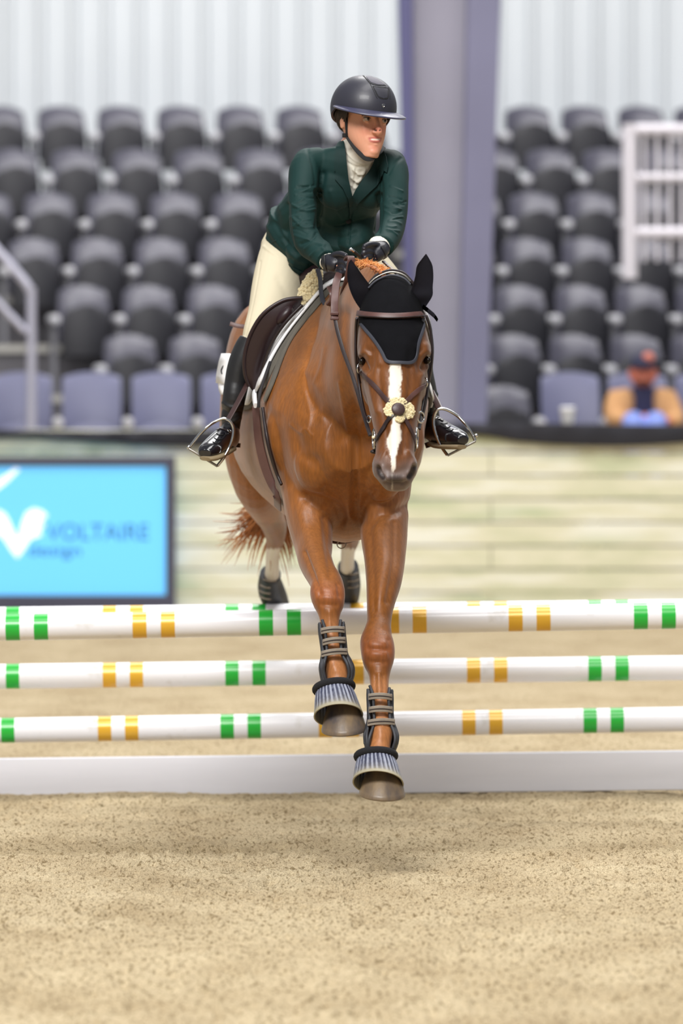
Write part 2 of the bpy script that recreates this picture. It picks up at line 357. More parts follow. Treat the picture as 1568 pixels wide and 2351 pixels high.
# ================================================================== JUMP
DN, DF = 19.75, 20.70             # near and far element of the oxer
PR = 0.0455
def pole_mat(name, greens, golds, D):
    """white pole whose painted rings are set along its own length"""
    m_ = bpy.data.materials.new(name); m_.use_nodes = True; nt = m_.node_tree; N = nt.nodes; L = nt.links; bs = N['Principled BSDF']
    bs.inputs['Roughness'].default_value = 0.3; bs.inputs['Coat Weight'].default_value = 0.25; bs.inputs['Coat Roughness'].default_value = 0.2
    tc = N.new('ShaderNodeTexCoord'); sx = N.new('ShaderNodeSeparateXYZ'); L.new(tc.outputs['Object'], sx.inputs[0])
    def bands(cs):
        acc = None
        for c in cs:
            q = N.new('ShaderNodeMath'); q.operation = 'COMPARE'; L.new(sx.outputs[0], q.inputs[0]); q.inputs[1].default_value = (c - 784) * D / FPX; q.inputs[2].default_value = 0.0243
            if acc is None: acc = q
            else:
                a = N.new('ShaderNodeMath'); a.operation = 'MAXIMUM'; L.new(acc.outputs[0], a.inputs[0]); L.new(q.outputs[0], a.inputs[1]); acc = a
        return acc
    n = N.new('ShaderNodeTexNoise'); n.inputs['Scale'].default_value = 9; n.inputs['Detail'].default_value = 5; L.new(tc.outputs['Object'], n.inputs['Vector'])
    r = N.new('ShaderNodeValToRGB'); r.color_ramp.elements[0].position = 0.24; r.color_ramp.elements[0].color = lin((206, 202, 196)); r.color_ramp.elements[1].position = 0.38; r.color_ramp.elements[1].color = lin((238, 238, 243)); L.new(n.outputs[0], r.inputs[0])
    g = bands(greens); m1 = N.new('ShaderNodeMix'); m1.data_type = 'RGBA'; L.new(g.outputs[0], m1.inputs[0]); L.new(r.outputs[0], m1.inputs[6]); m1.inputs[7].default_value = lin((30, 178, 58))
    a = bands(golds); m2 = N.new('ShaderNodeMix'); m2.data_type = 'RGBA'; L.new(a.outputs[0], m2.inputs[0]); L.new(m1.outputs[2], m2.inputs[6]); m2.inputs[7].default_value = lin((228, 176, 52))
    L.new(m2.outputs[2], bs.inputs['Base Color'])
    mm = N.new('ShaderNodeMath'); mm.operation = 'MULTIPLY'; L.new(a.outputs[0], mm.inputs[0]); mm.inputs[1].default_value = 0.12; L.new(mm.outputs[0], bs.inputs['Metallic'])
    return m_
def pole(y0, y1, D, greens, golds, label, mname):
    """y0, y1: rows of its axis at the left and right edge of the frame"""
    a = P(0, y0, D); b = P(1568, y1, D); c = (a + b) / 2; L_ = 3.66
    mb = MB(); n = 40
    xs = [-L_/2, -L_/2 + 0.008] + list(np.linspace(-L_/2 + 0.05, L_/2 - 0.05, 30)) + [L_/2 - 0.008, L_/2]
    rs = [PR - 0.008] + [PR] * (len(xs) - 2) + [PR - 0.008]
    mb.tube([(x, 0, 0) for x in xs], rs, n)
    o = mb.build('jump_pole', pole_mat(mname, greens, golds, D)); o.location = c
    o.rotation_euler = (0, -math.atan2((b - a).z, (b - a).x), 0)
    tag(o, label, 'pole', 'striped poles of the jump'); return o
pole(1441, 1413, DN, [-258, -194, 30, 95, 611, 675, 1470, 1534, 1760, 1824], [321, 386, 900, 963, 1183, 1247], 'nearest top pole of the jump, white with green and gold rings, topmost in front', 'pole_near')
G = [-32, 30, 533, 595, 1365, 1427]; A = [252, 314, 758, 820, 1087, 1149]
pole(1422, 1404, DF, [x for x in G], A, 'far top pole of the jump, peeping out just above the nearest top pole', 'pole_far')
pole(1553, 1533, DF, G, A, 'middle jump pole hanging between the top poles and the lowest pole', 'pole_middle')
pole(1677, 1651, DF, [x - 11 for x in G], [x - 11 for x in A], 'lowest jump pole, hanging just above the white plank', 'pole_low')
M_plank = mat('plank_paint', (226, 227, 236), 0.55, var=0.03, vscale=6, stretch=(0.3, 1, 3))
mb = MB(); a = P(0, 1786, DF - 0.12); b = P(1568, 1768, DF - 0.12); c = (a + b) / 2
mb.box((0, 0, 0), (3.6, 0.03, 0.143)); o = mb.build('jump_plank', M_plank, smooth=False, bevel=0.004)
o.location = c; o.rotation_euler = (0, -math.atan2((b - a).z, (b - a).x), 0)
tag(o, 'white painted plank lying low on edge under the striped poles', 'plank')
# stands beyond the frame's edges carry the poles
M_std = mat('stand_paint', (232, 232, 232), 0.5)
for (sx, D, hh) in ((-1.95, DN, 1.2), (1.95, DN, 1.2), (-1.95, DF, 1.2), (1.95, DF, 1.2)):
    r = empty('jump_stand', (sx, D, 0.0))
    tag(r, 'white jump stand %s end of the %s poles' % ('at the left' if sx < 0 else 'at the right', 'near' if D == DN else 'far'), 'jump stand', 'stands that carry the poles')
    mb = MB(); mb.box((sx, D, hh / 2 + 0.03), (0.09, 0.09, hh)); mb.build('post', M_std, r, smooth=False, bevel=0.004)
    mb = MB(); mb.box((sx, D, 0.04), (0.10, 0.7, 0.08)); mb.build('foot', M_std, r, smooth=False, bevel=0.004)
    for px_, zz in (((1, 0.66),) if D == DN else ((1, 0.64), (1, 0.43), (1, 0.235))):
        i = -1 if sx > 0 else 1
        yl = {0.66: (1441, 1413), 0.64: (1422, 1404), 0.43: (1553, 1533), 0.235: (1677, 1651)}[zz]
        zz = P(0, yl[0] if sx < 0 else yl[1], D).z + (-0.01 if sx > 0 else 0.01) - PR - 0.012
        mb = MB(); mb.box((sx + i * 0.08, D - 0.0, zz), (0.10, 0.06, 0.015)); mb.build('cup', M_std, r, smooth=False)

# ================================================================== BODY-BUILDING TOOLS
def profile_ring(D, cx, prof, n=22, yaw=0.0):
    """closed ring in the plane Y = D; prof = (row, half width in columns) from top to bottom"""
    p = np.array(prof, float); L_ = [0.0]
    for i in range(1, len(p)): L_.append(L_[-1] + math.hypot(p[i][0] - p[i-1][0], p[i][1] - p[i-1][1]))
    fine = np.array(spl([(l, a, b) for l, (a, b) in zip(L_, p)], 8)); t = np.linspace(0, fine[-1][0], n + 1)
    ys = np.interp(t, fine[:, 0], fine[:, 1]); ws = np.maximum(np.interp(t, fine[:, 0], fine[:, 2]), 0.3)
    out = []
    for y, w in zip(ys, ws): q = P(cx + w, y, D); q.y += yaw * w / 100; out.append(q)
    for y, w in list(zip(ys, ws))[::-1][1:-1]: q = P(cx - w, y, D); q.y -= yaw * w / 100; out.append(q)
    return out
def stations(mb, sts, sub=4, n=22):
    """loft through stations (D, cx, profile)"""
    base = [profile_ring(D, cx, pr, n) for D, cx, pr in sts]
    arr = [np.array([tuple(v) for v in r]).ravel() for r in base]
    mb.rings([[Vector(v) for v in a.reshape(-1, 3)] for a in spl(arr, sub)])
def limb(mb, rows, sub=5, n=20, sq=2.0):
    """rows (x, y, D, half width px, half depth m); rings square to the path"""
    R = spl(rows, sub); pts = [P(r[0], r[1], r[2]) for r in R]; rings = []
    for i, r in enumerate(R):
        t = (pts[min(i + 1, len(pts) - 1)] - pts[max(i - 1, 0)]).normalized()
        side = Vector((1, 0, 0)); side = (side - t * side.dot(t)).normalized(); dep = t.cross(side)
        a = r[3] * r[2] / FPX; b = r[4]; ring = []
        for j in range(n):
            w = 2 * PI * j / n; c, s = math.cos(w), math.sin(w)
            c = math.copysign(abs(c) ** (2 / sq), c); s = math.copysign(abs(s) ** (2 / sq), s)
            ring.append(pts[i] + side * a * c + dep * b * s)
        rings.append(ring)
    mb.rings(rings)
def remesh(mb, name, voxel, smooth_it=6, fac=0.5):
    o = mb.build('tmp', None); m1 = o.modifiers.new('r', 'REMESH'); m1.mode = 'VOXEL'; m1.voxel_size = voxel; m1.adaptivity = 0
    if smooth_it:
        m2 = o.modifiers.new('s', 'SMOOTH'); m2.factor = fac; m2.iterations = smooth_it
    dg = bpy.context.evaluated_depsgraph_get(); me = bpy.data.meshes.new_from_object(o.evaluated_get(dg)); me.name = name
    old = o.data; bpy.data.objects.remove(o); bpy.data.meshes.remove(old)
    me.polygons.foreach_set('use_smooth', [True] * len(me.polygons)); me.update(); return me
def getv(me): c = np.zeros(len(me.vertices) * 3); me.vertices.foreach_get('co', c); return c.reshape(-1, 3)
def getn(me): c = np.zeros(len(me.vertices) * 3); me.vertex_normals.foreach_get('vector', c); return c.reshape(-1, 3)
def setv(me, v): me.vertices.foreach_set('co', v.ravel()); me.update()
def proj(V): return 784 + V[:, 0] * FPX / V[:, 1], HOR - (V[:, 2] - EYE) * FPX / V[:, 1]
def dist_poly(px, py, poly, sub=6):
    pts = np.array(spl(poly, sub)) if len(poly) > 2 else np.array(poly, float); best = np.full(len(px), 1e9)
    if len(pts) == 1: return np.hypot(px - pts[0, 0], py - pts[0, 1])
    for i in range(len(pts) - 1):
        a = pts[i]; b = pts[i + 1]; d = b - a; l2 = (d ** 2).sum() + 1e-9
        t = np.clip(((px - a[0]) * d[0] + (py - a[1]) * d[1]) / l2, 0, 1)
        best = np.minimum(best, np.hypot(px - a[0] - t * d[0], py - a[1] - t * d[1]))
    return best
def sculpt(me, strokes, iters=1):
    """strokes (polyline, radius px, depth m, Dmin, Dmax): push the surface out (+) or in (-) along its normal"""
    for (poly, r, dep, d0, d1) in strokes:
        V = getv(me); Nn = getn(me); px, py = proj(V)
        xs = [p[0] for p in poly]; ys = [p[1] for p in poly]
        ok = (px > min(xs) - 3 * r) & (px < max(xs) + 3 * r) & (py > min(ys) - 3 * r) & (py < max(ys) + 3 * r) & (V[:, 1] > d0) & (V[:, 1] < d1) & (Nn[:, 1] < 0.25)
        if not ok.any(): continue
        idx = np.nonzero(ok)[0]; d = dist_poly(px[idx], py[idx], poly)
        w = np.exp(-(d / r) ** 2) * np.clip((0.25 - Nn[idx, 1]) / 0.4, 0, 1)
        V[idx] += Nn[idx] * (dep * w)[:, None]; setv(me, V)
def set_attr(me, name, arr):
    a = me.color_attributes.new(name, 'FLOAT_COLOR', 'POINT'); a.data.foreach_set('color', np.ascontiguousarray(arr, dtype=np.float32).ravel())
def smoothstep(a, b, x): t = np.clip((x - a) / (b - a), 0, 1); return t * t * (3 - 2 * t)
def inpoly(px, py, poly):
    inside = np.zeros(len(px), bool); n = len(poly)
    for i in range(n):
        x1, y1 = poly[i]; x2, y2 = poly[(i + 1) % n]
        c = ((y1 > py) != (y2 > py)) & (px < (x2 - x1) * (py - y1) / ((y2 - y1) + 1e-12) + x1); inside ^= c
    return inside
# ================================================================== HORSE
HB = MB()
stations(HB, [
 (17.95, 806, [(935,0),(958,38),(1010,58),(1060,46),(1088,0)]),
 (18.05, 803, [(850,0),(890,70),(960,116),(1040,124),(1100,100),(1140,64),(1160,0)]),
 (18.20, 797, [(750,0),(790,70),(850,132),(930,172),(1000,166),(1080,148),(1150,128),(1200,88),(1222,0)]),
 (18.40, 793, [(650,0),(660,28),(700,62),(790,132),(880,180),(930,191),(1000,178),(1080,154),(1150,130),(1200,98),(1238,40),(1246,0)]),
 (18.75, 772, [(664,0),(674,40),(730,95),(820,155),(930,192),(1000,203),(1080,188),(1150,142),(1215,70),(1236,0)]),
 (19.15, 752, [(684,0),(698,55),(750,115),(850,178),(950,212),(1010,219),(1080,198),(1140,150),(1190,80),(1208,0)]),
 (19.50, 730, [(684,0),(698,70),(750,135),(850,182),(940,200),(1010,200),(1080,168),(1130,100),(1152,0)]),
 (19.75, 705, [(662,0),(674,85),(700,132),(740,164),(800,183),(860,190),(950,182),(1030,165),(1090,120),(1120,0)]),
 (19.95, 695, [(690,0),(705,80),(740,130),(800,160),(880,165),(960,150),(1030,120),(1080,60),(1100,0)]),
 (20.08, 690, [(750,0),(780,70),(850,100),(930,95),(1000,60),(1030,0)])])
stations(HB, [
 (18.34, 797, [(664,0),(690,50),(780,80),(860,98),(930,100),(1000,80),(1040,0)]),
 (18.10, 806, [(644,0),(655,20),(700,44),(780,74),(860,96),(930,100),(990,84),(1050,44),(1075,0)]),
 (17.90, 830, [(622,0),(632,18),(680,40),(760,64),(840,78),(900,76),(955,52),(985,0)]),
 (17.74, 857, [(606,0),(616,16),(660,36),(730,54),(800,64),(860,62),(905,40),(925,0)]),
 (17.60, 884, [(622,0),(635,20),(670,45),(730,60),(800,62),(850,50),(880,0)])])
# head: rings square to the face line
HEAD = [ # y, cx, hw, Dfront, Dback, squareness, narrowing of the back
 (630, 893, 26, 17.50, 17.64, 2.0, .9),
 (645, 896, 46, 17.44, 17.68, 2.1, .9),
 (690, 899, 66, 17.385, 17.70, 2.3, .85),
 (740, 901, 77, 17.345, 17.71, 2.5, .8),
 (780, 904, 83, 17.32, 17.71, 2.6, .8),
 (800, 906, 86, 17.31, 17.71, 2.6, .8),
 (825, 906, 82, 17.30, 17.70, 2.5, .8),
 (860, 906, 76, 17.29, 17.68, 2.5, .8),
 (900, 907, 68, 17.275, 17.64, 2.5, .75),
 (943, 906, 58, 17.26, 17.57, 2.4, .7),
 (994, 908, 48, 17.24, 17.48, 2.3, .75),
 (1040, 909, 42, 17.215, 17.40, 2.2, .85),
 (1072, 909, 43, 17.20, 17.365, 2.2, .9),
 (1094, 909, 41, 17.20, 17.35, 2.2, .9),
 (1110, 910, 34, 17.215, 17.345, 2.2, .9),
 (1121, 910, 26, 17.235, 17.335, 2.0, 1),
 (1127, 910, 16, 17.26, 17.32, 2.0, 1)]
rings = []
for (y, cx, hw, F, B, e, nb) in spl(HEAD, 4):
    mid = F + (B - F) * 0.42; ring = []
    for j in range(32):
        w = 2 * PI * j / 32; c, s = math.cos(w), math.sin(w)
        c2 = math.copysign(abs(c) ** (2 / e), c); s2 = math.copysign(abs(s) ** (2 / e), s)
        d = (mid - F) if s < 0 else (B - mid)
        hwx = hw * (1 - (1 - nb) * max(0, s))
        q = P(cx + hwx * c2, y, 17.30); q.y = mid + d * s2; ring.append(q)
    rings.append(ring)
HB.rings(rings)
# nostril wings, chin, brow bones, jaw discs
HB.ell(P(872, 1072, 17.27), (0.017, 0.045, 0.034)); HB.ell(P(946, 1072, 17.27), (0.017, 0.045, 0.034))
HB.ell(P(910, 1112, 17.27), (0.030, 0.04, 0.018))
HB.ell(P(841, 802, 17.40), (0.022, 0.05, 0.026)); HB.ell(P(971, 800, 17.40), (0.022, 0.05, 0.026))
HB.ell(P(856, 868, 17.52), (0.036, 0.14, 0.095)); HB.ell(P(956, 868, 17.52), (0.036, 0.14, 0.095))
# forelegs
RF = [(702,1040,18.28,78,.15),(704,1120,18.25,60,.14),(711,1190,18.20,53,.12),(720,1250,18.12,44,.09),(724,1284,18.03,39,.072),(738,1318,17.93,35,.058),(750,1340,17.86,37,.054),(752,1362,17.81,40.5,.056),(755,1386,17.78,36,.05),(756,1407,17.76,27,.04),(757,1427,17.75,22.5,.033),(761,1465,17.73,20,.030),(767,1500,17.71,21,.031),(772,1530,17.70,26,.037),(774,1545,17.69,27,.038),(776,1568,17.67,24,.033),(778,1600,17.65,28,.036)]
LF = [(880,1060,18.26,72,.15),(882,1140,18.22,60,.14),(881,1200,18.15,56,.12),(882,1240,18.09,53,.10),(883,1270,18.04,49,.085),(883,1301,17.99,45.5,.075),(881,1335,17.93,41,.068),(876,1369,17.88,35,.06),(872,1403,17.84,30,.052),(870,1432,17.81,28.5,.048),(867,1454,17.78,33,.05),(865,1472,17.76,38.5,.053),(867.5,1495,17.73,39.5,.055),(868.5,1519,17.71,36,.05),(870.5,1543,17.69,26.5,.04),(871,1567,17.67,22,.033),(873,1610,17.63,20,.030),(875,1650,17.60,21.5,.031),(876,1682,17.575,27,.038),(873,1712,17.55,24,.034),(868,1745,17.52,27,.036)]
limb(HB, RF); limb(HB, LF)
# elbow and breast muscles
HB.ell(P(745, 1060, 18.08), (0.100, 0.10, 0.115)); HB.ell(P(872, 1068, 18.06), (0.088, 0.10, 0.115))
HB.ell(P(690, 1000, 18.24), (0.115, 0.10, 0.16)); HB.ell(P(676, 930, 18.30), (0.10, 0.10, 0.12)); HB.ell(P(900, 1000, 18.24), (0.105, 0.10, 0.15))
# hind legs
def hind(dx, ddx):
    limb(HB, [(602+dx,880,19.80,95,.20),(592+dx,1000,19.70,88,.19),(590+dx,1070,19.72,66,.16),(604+dx,1130,19.90,44,.115),(618+dx,1175,20.10,31,.075),(630+dx,1207,20.27,28,.06),(632+dx,1235,20.38,22,.045),(627+dx+ddx,1265,20.47,16.5,.032),(625+dx+ddx,1305,20.58,16.5,.028),(624+dx+ddx,1345,20.70,21,.036),(630+dx+ddx,1375,20.79,20,.033),(640+dx+ddx,1400,20.84,22,.036)])
hind(0, 0); hind(172, 0)
HB.ell(P(612, 1050, 19.75), (0.09, 0.16, 0.14)); HB.ell(P(780, 1050, 19.75), (0.09, 0.16, 0.14))
HB.tube([P(690, 740, 20.0), P(684, 800, 20.12), P(672, 880, 20.18), P(655, 960, 20.20)], [0.04, 0.035, 0.03, 0.02], 12)   # dock
me = HME = remesh(HB, 'horse', 0.0042, 12)
ST = [
 # breast
 ([(818,960),(817,1060),(815,1180)], 10, -.006, 17, 18.5), ([(818,990),(817,1080),(815,1190)], 4.5, -.004, 17, 18.5), ([(818,1020),(816,1180)], 30, -.010, 17, 18.5), ([(817,1090),(815,1170)], 6, -.003, 17, 18.5),
 ([(760,1075),(745,1040)], 30, .010, 17, 18.5), ([(873,1080),(870,1050)], 30, .010, 17, 18.5),
 ([(700,1140),(740,1150),(772,1172),(782,1205)], 12, -.014, 17, 18.6), ([(848,1205),(868,1180),(905,1175),(936,1160)], 13, -.014, 17, 18.6),
 ([(826,1190),(840,1150),(858,1130)], 10, -.008, 17, 18.5), ([(790,1190),(775,1150),(748,1125)], 10, -.008, 17, 18.5),
 # shoulder and neck
 ([(790,720),(790,800),(800,890),(816,950)], 15, -.016, 17, 18.6), ([(752,760),(735,850),(742,930),(790,1000)], 20, -.010, 17, 18.6),
 ([(700,860),(690,920),(700,980)], 26, .012, 17, 18.7), ([(735,890),(748,925),(742,960)], 12, .007, 17, 18.7), ([(676,990),(690,1040),(720,1060)], 14, -.008, 17, 18.7),
 ([(640,960),(652,1050),(668,1110)], 14, -.006, 17, 18.7), ([(715,800),(700,850)], 16, .007, 17, 18.7),
 ([(668,975),(690,992),(700,985),(716,1000)], 4, .003, 17, 18.6), ([(780,880),(790,940),(800,990)], 5, .004, 17, 18.5), ([(700,900),(712,950),(706,985)], 5, .003, 17, 18.6), ([(745,800),(738,840),(722,880)], 5, .003, 17, 18.6),
 # forearms
 ([(745,1190),(752,1260),(758,1320)], 8, -.006, 17, 18.5), ([(692,1180),(712,1250),(732,1310)], 14, .007, 17, 18.5), ([(700,1268),(712,1300),(727,1338)], 4, -.007, 17, 18.5),
 ([(868,1215),(880,1290),(874,1370)], 14, .006, 17, 18.5), ([(905,1200),(905,1290),(890,1380)], 8, -.006, 17, 18.5), ([(850,1230),(856,1320),(858,1400)], 7, -.005, 17, 18.5),
 # knees
 ([(740,1355),(766,1358)], 10, .006, 17, 18.4), ([(742,1372),(768,1374)], 8, .005, 17, 18.4), ([(738,1388),(772,1390)], 5, -.004, 17, 18.4), ([(730,1345),(735,1365)], 5, -.004, 17, 18.4), ([(776,1342),(780,1368)], 5, -.004, 17, 18.4), ([(727,1362),(729,1372)], 7, .004, 17, 18.4),
 ([(850,1478),(884,1480)], 10, .006, 17, 18.4), ([(852,1502),(886,1504)], 9, .006, 17, 18.4), ([(848,1490),(888,1491)], 4, -.004, 17, 18.4), ([(852,1520),(884,1521)], 5, -.004, 17, 18.4), ([(842,1470),(846,1500)], 5, -.003, 17, 18.4), ([(892,1470),(894,1505)], 5, -.003, 17, 18.4),
 # cannons: tendons
 ([(756,1405),(757,1440)], 4, .004, 17, 18.4), ([(870,1548),(871,1590)], 4, .004, 17, 18.4), ([(861,1550),(861,1590)], 3, -.003, 17, 18.4), ([(880,1550),(881,1590)], 3, -.003, 17, 18.4),
 ([(762,1520),(770,1540)], 8, .004, 17, 18.4), ([(872,1672),(874,1690)], 9, .004, 17, 18.4),
 # face
 ([(906,840),(908,930),(906,1010)], 20, .004, 17, 17.7),
 ([(869,845),(874,900),(886,980),(892,1040)], 7, -.005, 17, 17.5), ([(943,845),(940,900),(930,980),(925,1040)], 7, -.005, 17, 17.5),
 ([(846,850),(854,900),(866,945)], 7, .006, 17, 17.6), ([(967,850),(960,900),(952,945)], 7, .006, 17, 17.6),
 ([(848,808),(850,832),(846,850)], 11, -.010, 17, 17.6), ([(966,808),(964,832),(968,850)], 11, -.010, 17, 17.6),
 ([(830,812),(838,808),(848,816)], 6, .006, 17, 17.6), ([(984,810),(976,806),(966,814)], 6, .006, 17, 17.6),
 ([(829,826),(836,834),(842,846)], 6, -.010, 17, 17.6), ([(984,824),(977,832),(972,844)], 6, -.010, 17, 17.6),
 ([(826,838),(836,850),(844,860)], 4, .004, 17, 17.6), ([(986,838),(976,850),(970,860)], 4, .004, 17, 17.6),
 ([(858,790),(872,815),(880,840)], 14, -.006, 17, 17.6), ([(955,790),(944,815),(936,840)], 14, -.006, 17, 17.6),
 # muzzle
 ([(905,960),(907,1000),(906,1050)], 12, .004, 17, 17.5), ([(884,1040),(876,1055),(872,1064)], 6, .006, 17, 17.5), ([(936,1038),(944,1052),(947,1062)], 6, .006, 17, 17.5),
 ([(876,1072),(882,1090),(891,1098)], 4, .005, 17, 17.5), ([(944,1070),(938,1086),(930,1096)], 4, .005, 17, 17.5),
 ([(867,1074),(871,1088),(879,1098)], 4.5, -.016, 17, 17.5), ([(952,1072),(947,1086),(940,1096)], 4.5, -.016, 17, 17.5),
 ([(889,1078),(908,1084),(928,1078)], 9, -.005, 17, 17.5), ([(884,1108),(896,1111),(910,1109),(924,1111),(934,1107)], 2.4, -.008, 17, 17.5),
 ([(890,1098),(908,1100),(926,1098)], 6, .004, 17, 17.5), ([(893,1120),(910,1122),(927,1120)], 5, .004, 17, 17.5),
]
sculpt(me, ST)
V = getv(me); px, py = proj(V); Yd = V[:, 1]; Nn = getn(me)
jit = (vnoise(px * 0.55, py * 0.10, 3) - 0.5) * 7
# white blaze of the face (a real marking)
bl = [(835, 907, 13), (851, 907.5, 14), (909, 908, 14), (940, 908, 12), (970, 909, 9), (992, 908.5, 13), (1010, 904, 17), (1030, 902, 11), (1050, 902.6, 6), (1075, 903, 4), (1086, 901, 0)]
by = [b[0] for b in bl]; bc = np.interp(py, by, [b[1] for b in bl]); bw = np.interp(py, by, [b[2] for b in bl], left=0, right=0)
white = ((Yd < 17.5) & (py > 780)) * smoothstep(1.5, -1.5, np.abs(px + jit * 0.5 - bc) - bw)
streak = smoothstep(.62, .8, vnoise((px + py * .45) * .42, py * .07, 8)) * smoothstep(.35, .9, np.abs(px - bc) / np.maximum(bw, 1)) * (py < 920)
white = white * (1 - .75 * streak)
# white socks behind
sock = (Yd > 20.3) * smoothstep(1256, 1264, py + jit * 0.8)
white = np.maximum(white, sock)
# grey muzzle skin
muz = (Yd < 17.5) * np.clip(smoothstep(1040, 1085, py + np.abs(px - 909) * 0.55 - 12), 0, 1)
chin = (Yd < 17.5) * smoothstep(1108, 1113, py) * (1 - smoothstep(8, 16, np.abs(px - 910))* 0.0)
nost = np.maximum(np.exp(-(dist_poly(px, py, [(867,1074),(871,1088),(879,1098)]) / 5.0) ** 4), np.exp(-(dist_poly(px, py, [(952,1072),(947,1086),(940,1096)]) / 5.0) ** 4)) * (Yd < 17.5)
nost = np.maximum(nost, (Yd < 17.5) * np.exp(-((px - 908) / 17) ** 4 - ((py - 1100) / 9.5) ** 4) * 0.8)
# paler tan coat low on the legs and belly (its own colour)
pale = np.zeros(len(V))
pale = np.maximum(pale, 0.75 * smoothstep(1395, 1440, py) * (px < 815) * (Yd < 18)); pale = np.maximum(pale, 0.75 * smoothstep(1540, 1575, py) * (Yd < 18))
pale = np.maximum(pale, 0.30 * smoothstep(1090, 1170, py) * (Yd < 18.5) * smoothstep(1420, 1230, py)); pale = np.maximum(pale, 0.35 * smoothstep(18.6, 19.0, Yd) * smoothstep(940, 1100, py) * (py < 1200))
kn = np.exp(-((py - 1362) / 28) ** 2) * (px < 810) * (Yd < 18) + np.exp(-((py - 1490) / 34) ** 2) * (px > 815) * (Yd < 18)
set_attr(me, 'marks', np.stack([white, np.clip(muz, 0, 1), np.clip(nost, 0, 1), np.ones(len(V))], 1))
set_attr(me, 'tone', np.stack([pale, np.clip(kn, 0, 1) * .6, (Yd < 17.62) * smoothstep(1120, 1060, py) * .6, np.ones(len(V))], 1))
def coat():
    m_ = bpy.data.materials.new('chestnut_coat'); m_.use_nodes = True; nt = m_.node_tree; N = nt.nodes; L = nt.links; bs = N['Principled BSDF']
    bs.inputs['Roughness'].default_value = 0.46; bs.inputs['Specular IOR Level'].default_value = 0.42; bs.inputs['Sheen Weight'].default_value = 0.15; bs.inputs['Sheen Roughness'].default_value = 0.4
    tc = N.new('ShaderNodeTexCoord')
    def noise(sc, det, st=(1, 1, 1)):
        mp = N.new('ShaderNodeMapping'); mp.inputs['Scale'].default_value = st; L.new(tc.outputs['Object'], mp.inputs[0])
        q = N.new('ShaderNodeTexNoise'); q.inputs['Scale'].default_value = sc; q.inputs['Detail'].default_value = det; L.new(mp.outputs[0], q.inputs['Vector']); return q
    def mix(f, a, b):
        q = N.new('ShaderNodeMix'); q.data_type = 'RGBA'; L.new(f, q.inputs[0])
        (L.new(a, q.inputs[6]) if not isinstance(a, tuple) else setattr(q.inputs[6], 'default_value', a)); (L.new(b, q.inputs[7]) if not isinstance(b, tuple) else setattr(q.inputs[7], 'default_value', b)); return q.outputs[2]
    a1 = N.new('ShaderNodeVertexColor'); a1.layer_name = 'marks'; s1 = N.new('ShaderNodeSeparateColor'); L.new(a1.outputs[0], s1.inputs[0])
    a2 = N.new('ShaderNodeVertexColor'); a2.layer_name = 'tone'; s2 = N.new('ShaderNodeSeparateColor'); L.new(a2.outputs[0], s2.inputs[0])
    r = N.new('ShaderNodeValToRGB'); r.color_ramp.elements[0].position = 0.3; r.color_ramp.elements[0].color = lin((106, 61, 18)); r.color_ramp.elements[1].position = 0.7; r.color_ramp.elements[1].color = lin((142, 84, 27)); L.new(noise(5, 4).outputs[0], r.inputs[0])
    h = N.new('ShaderNodeValToRGB'); h.color_ramp.elements[0].position = 0.35; h.color_ramp.elements[0].color = (0.86, 0.86, 0.86, 1); h.color_ramp.elements[1].position = 0.65; h.color_ramp.elements[1].color = (1.1, 1.1, 1.1, 1); L.new(noise(120, 3, (1, 1, 0.16)).outputs[0], h.inputs[0])
    c = mix(s2.outputs[0], r.outputs[0], lin((178, 118, 72))); c = mix(s2.outputs[1], c, lin((150, 84, 48))); c = mix(s2.outputs[2], c, lin((88, 50, 24)))
    mu = N.new('ShaderNodeMix'); mu.data_type = 'RGBA'; mu.blend_type = 'MULTIPLY'; mu.inputs[0].default_value = 1; L.new(c, mu.inputs[6]); L.new(h.outputs[0], mu.inputs[7]); c = mu.outputs[2]
    c = mix(s1.outputs[1], c, lin((104, 88, 82))); c = mix(s1.outputs[0], c, lin((226, 218, 206))); c = mix(s1.outputs[2], c, lin((40, 30, 28)))
    L.new(c, bs.inputs['Base Color'])
    n2 = noise(220, 3, (1, 1, 0.2)); bp = N.new('ShaderNodeBump'); bp.inputs['Strength'].default_value = 0.30; bp.inputs['Distance'].default_value = 0.002; L.new(n2.outputs[0], bp.inputs['Height']); L.new(bp.outputs[0], bs.inputs['Normal'])
    return m_
M_coat = coat()
horse = obj_from(me, 'horse', M_coat)
tag(horse, 'chestnut horse with a white blaze landing over the jump, black bonnet on its head', 'horse')
# ---- eyes
M_eye = mat('horse_eye', (18, 12, 9), 0.22, spec=.3)
for (x, y, sx) in ((834, 829, -1), (979, 827, 1)):
    mb = MB(); mb.ell(P(x, y, 17.392), (0.011, 0.019, 0.0125), Euler((0, 0, sx * .5)).to_matrix(), nu=24, nv=16); mb.build('eye', M_eye, horse)
